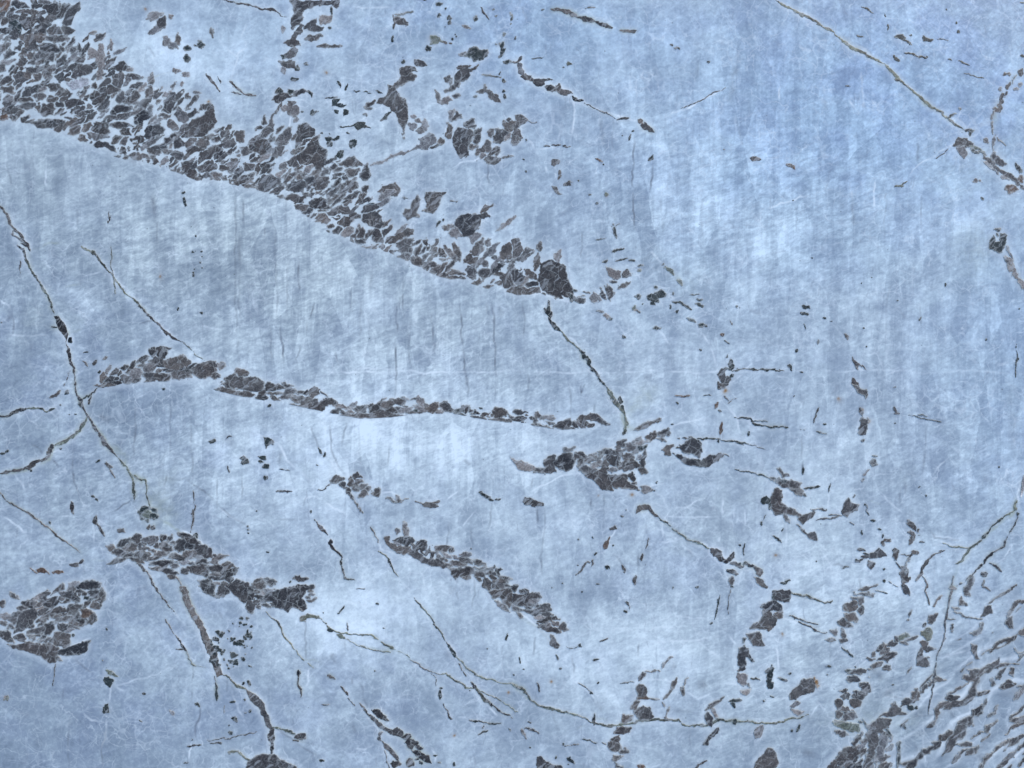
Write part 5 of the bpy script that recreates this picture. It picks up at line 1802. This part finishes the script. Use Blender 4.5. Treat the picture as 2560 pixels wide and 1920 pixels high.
def slab():
    ex = np.array([-1500., -1100, -700]); fx = np.array([3260., 3500, 3700]); ey = np.array([-700., -500]); fy = np.array([2400., 2560])
    xx = np.concatenate([ex, sx, fx]); yy = np.concatenate([ey, sy, fy]); nx, ny = len(xx), len(yy)
    X, Y = np.meshgrid(mx(xx), my(yy)); N = nx * ny
    top = np.stack([X.ravel(), Y.ravel(), np.zeros(N)], 1)
    ii = np.arange(N).reshape(ny, nx)
    q = np.stack([ii[1:, :-1], ii[1:, 1:], ii[:-1, 1:], ii[:-1, :-1]], -1).reshape(-1, 4)
    T = -.02
    x0, x1, y0, y1 = mx(xx[0]), mx(xx[-1]), my(yy[-1]), my(yy[0])
    bot = np.array([[x0, y0, T], [x1, y0, T], [x1, y1, T], [x0, y1, T]])
    per = [list(ii[-1, :]), list(ii[::-1, -1]), list(ii[0, ::-1]), list(ii[:, 0])]
    polys = []
    for s in range(4): polys.append(per[s][::-1] + [N + s, N + (s + 1) % 4])
    polys.append([N + 3, N + 2, N + 1, N + 0])
    L = np.concatenate([q.ravel()] + [np.array(p) for p in polys]).astype(np.int32)
    Z = np.concatenate([np.full(len(q), 4)] + [[len(p)] for p in polys]).astype(np.int32)
    V = np.concatenate([top, bot]).astype(np.float32)
    me = bpy.data.meshes.new('stone_slab')
    me.vertices.add(len(V)); me.vertices.foreach_set('co', V.ravel())
    me.loops.add(len(L)); me.loops.foreach_set('vertex_index', L)
    me.polygons.add(len(Z)); me.polygons.foreach_set('loop_start', np.concatenate([[0], np.cumsum(Z)[:-1]]).astype(np.int32)); me.polygons.foreach_set('loop_total', Z)
    me.update(calc_edges=True)
    def put(nm, arrs):
        full = np.zeros((ny, nx, 4), np.float32)
        for c, a in enumerate(arrs):
            full[2:-2, 3:-3, c] = a
            full[:2, 3:-3, c] = a[0] * .5; full[-2:, 3:-3, c] = a[-1] * .5
        flat = np.concatenate([full.reshape(-1, 4), np.zeros((4, 4), np.float32)])
        me.color_attributes.new(nm, 'FLOAT_COLOR', 'POINT').data.foreach_set('color', flat.ravel())
    put('marks', [ch['d'], ch['p'], ch['o'], ru])
    put('zones', [np.clip(zc['s'], 0, 1), np.clip(zc['r'], 0, 1), np.clip(zc['v'], 0, 1)])
    put('shades', [np.clip(zc['g'], 0, 1), np.clip(zc['d'], 0, 1), np.clip(zc['l'], 0, 1.2), np.clip(zc['b'], 0, 1)])  # stone tones, plus painted light falloff (deep) and sky reflection (alpha)
    me.materials.append(M_STONE)
    ob = bpy.data.objects.new('stone_slab', me); scene.collection.objects.link(ob)
    return ob
SLAB = slab()
SLAB['label'] = 'polished blue white quartzite slab with dark chip bands and fine olive veins'
SLAB['category'] = 'stone slab'
SLAB['kind'] = 'thing'

KIND = [('band', 'mineral_band'), ('inc', 'mineral_inclusion'), ('clump', 'mineral_inclusion'), ('vein', 'vein'), ('speck', 'dark_speck'), ('fringe', 'mineral_fringe')]
LABELS = {
 'bandA': 'broad band of packed grey brown chips running down from the upper left corner',
 'bandM': 'long thin grey brown band across the middle left of the slab',
 'bandN': 'dark chip band slanting down right in the lower left',
 'bandP': 'dark chip cluster at the lower left edge with a curved underside',
 'bandQ': 'grey brown chip band slanting down right at the lower centre',
 'bandR': 'dark ragged chip cluster right of the centre',
 'bandS': 'hook shaped dark band right of the centre',
 'veinE': 'long dark and olive crack running down the left side',
 'veinK': 'smooth grey ribbon vein at the lower left',
 'veinR': 'yellow olive vein at the right edge with a dark side branch',
 'veinD': 'thin straight olive vein crossing the upper right',
 'veinT': 'thin yellow olive vein wandering along the lower right',
 'veinG': 'dark zigzag crack below the tip of the broad chip band',
 'incR': 'forked dark mineral trunk at the bottom right',
 'fringe': 'rows of small feathered dark arcs in the lower right corner',
}
for n_, (name, (Fd, col, I0, J0)) in enumerate(fields.items()):
    part = next(v for k, v in KIND if name.startswith(k))
    ob = inlay(part, Fd, col, I0, J0, M_MIN, SLAB, 0.0001 + n_ * 4e-6)
    if ob is not None:
        if name in LABELS: ob['label'] = LABELS[name]
        if part in ('dark_speck',) : ob['kind'] = 'stuff'
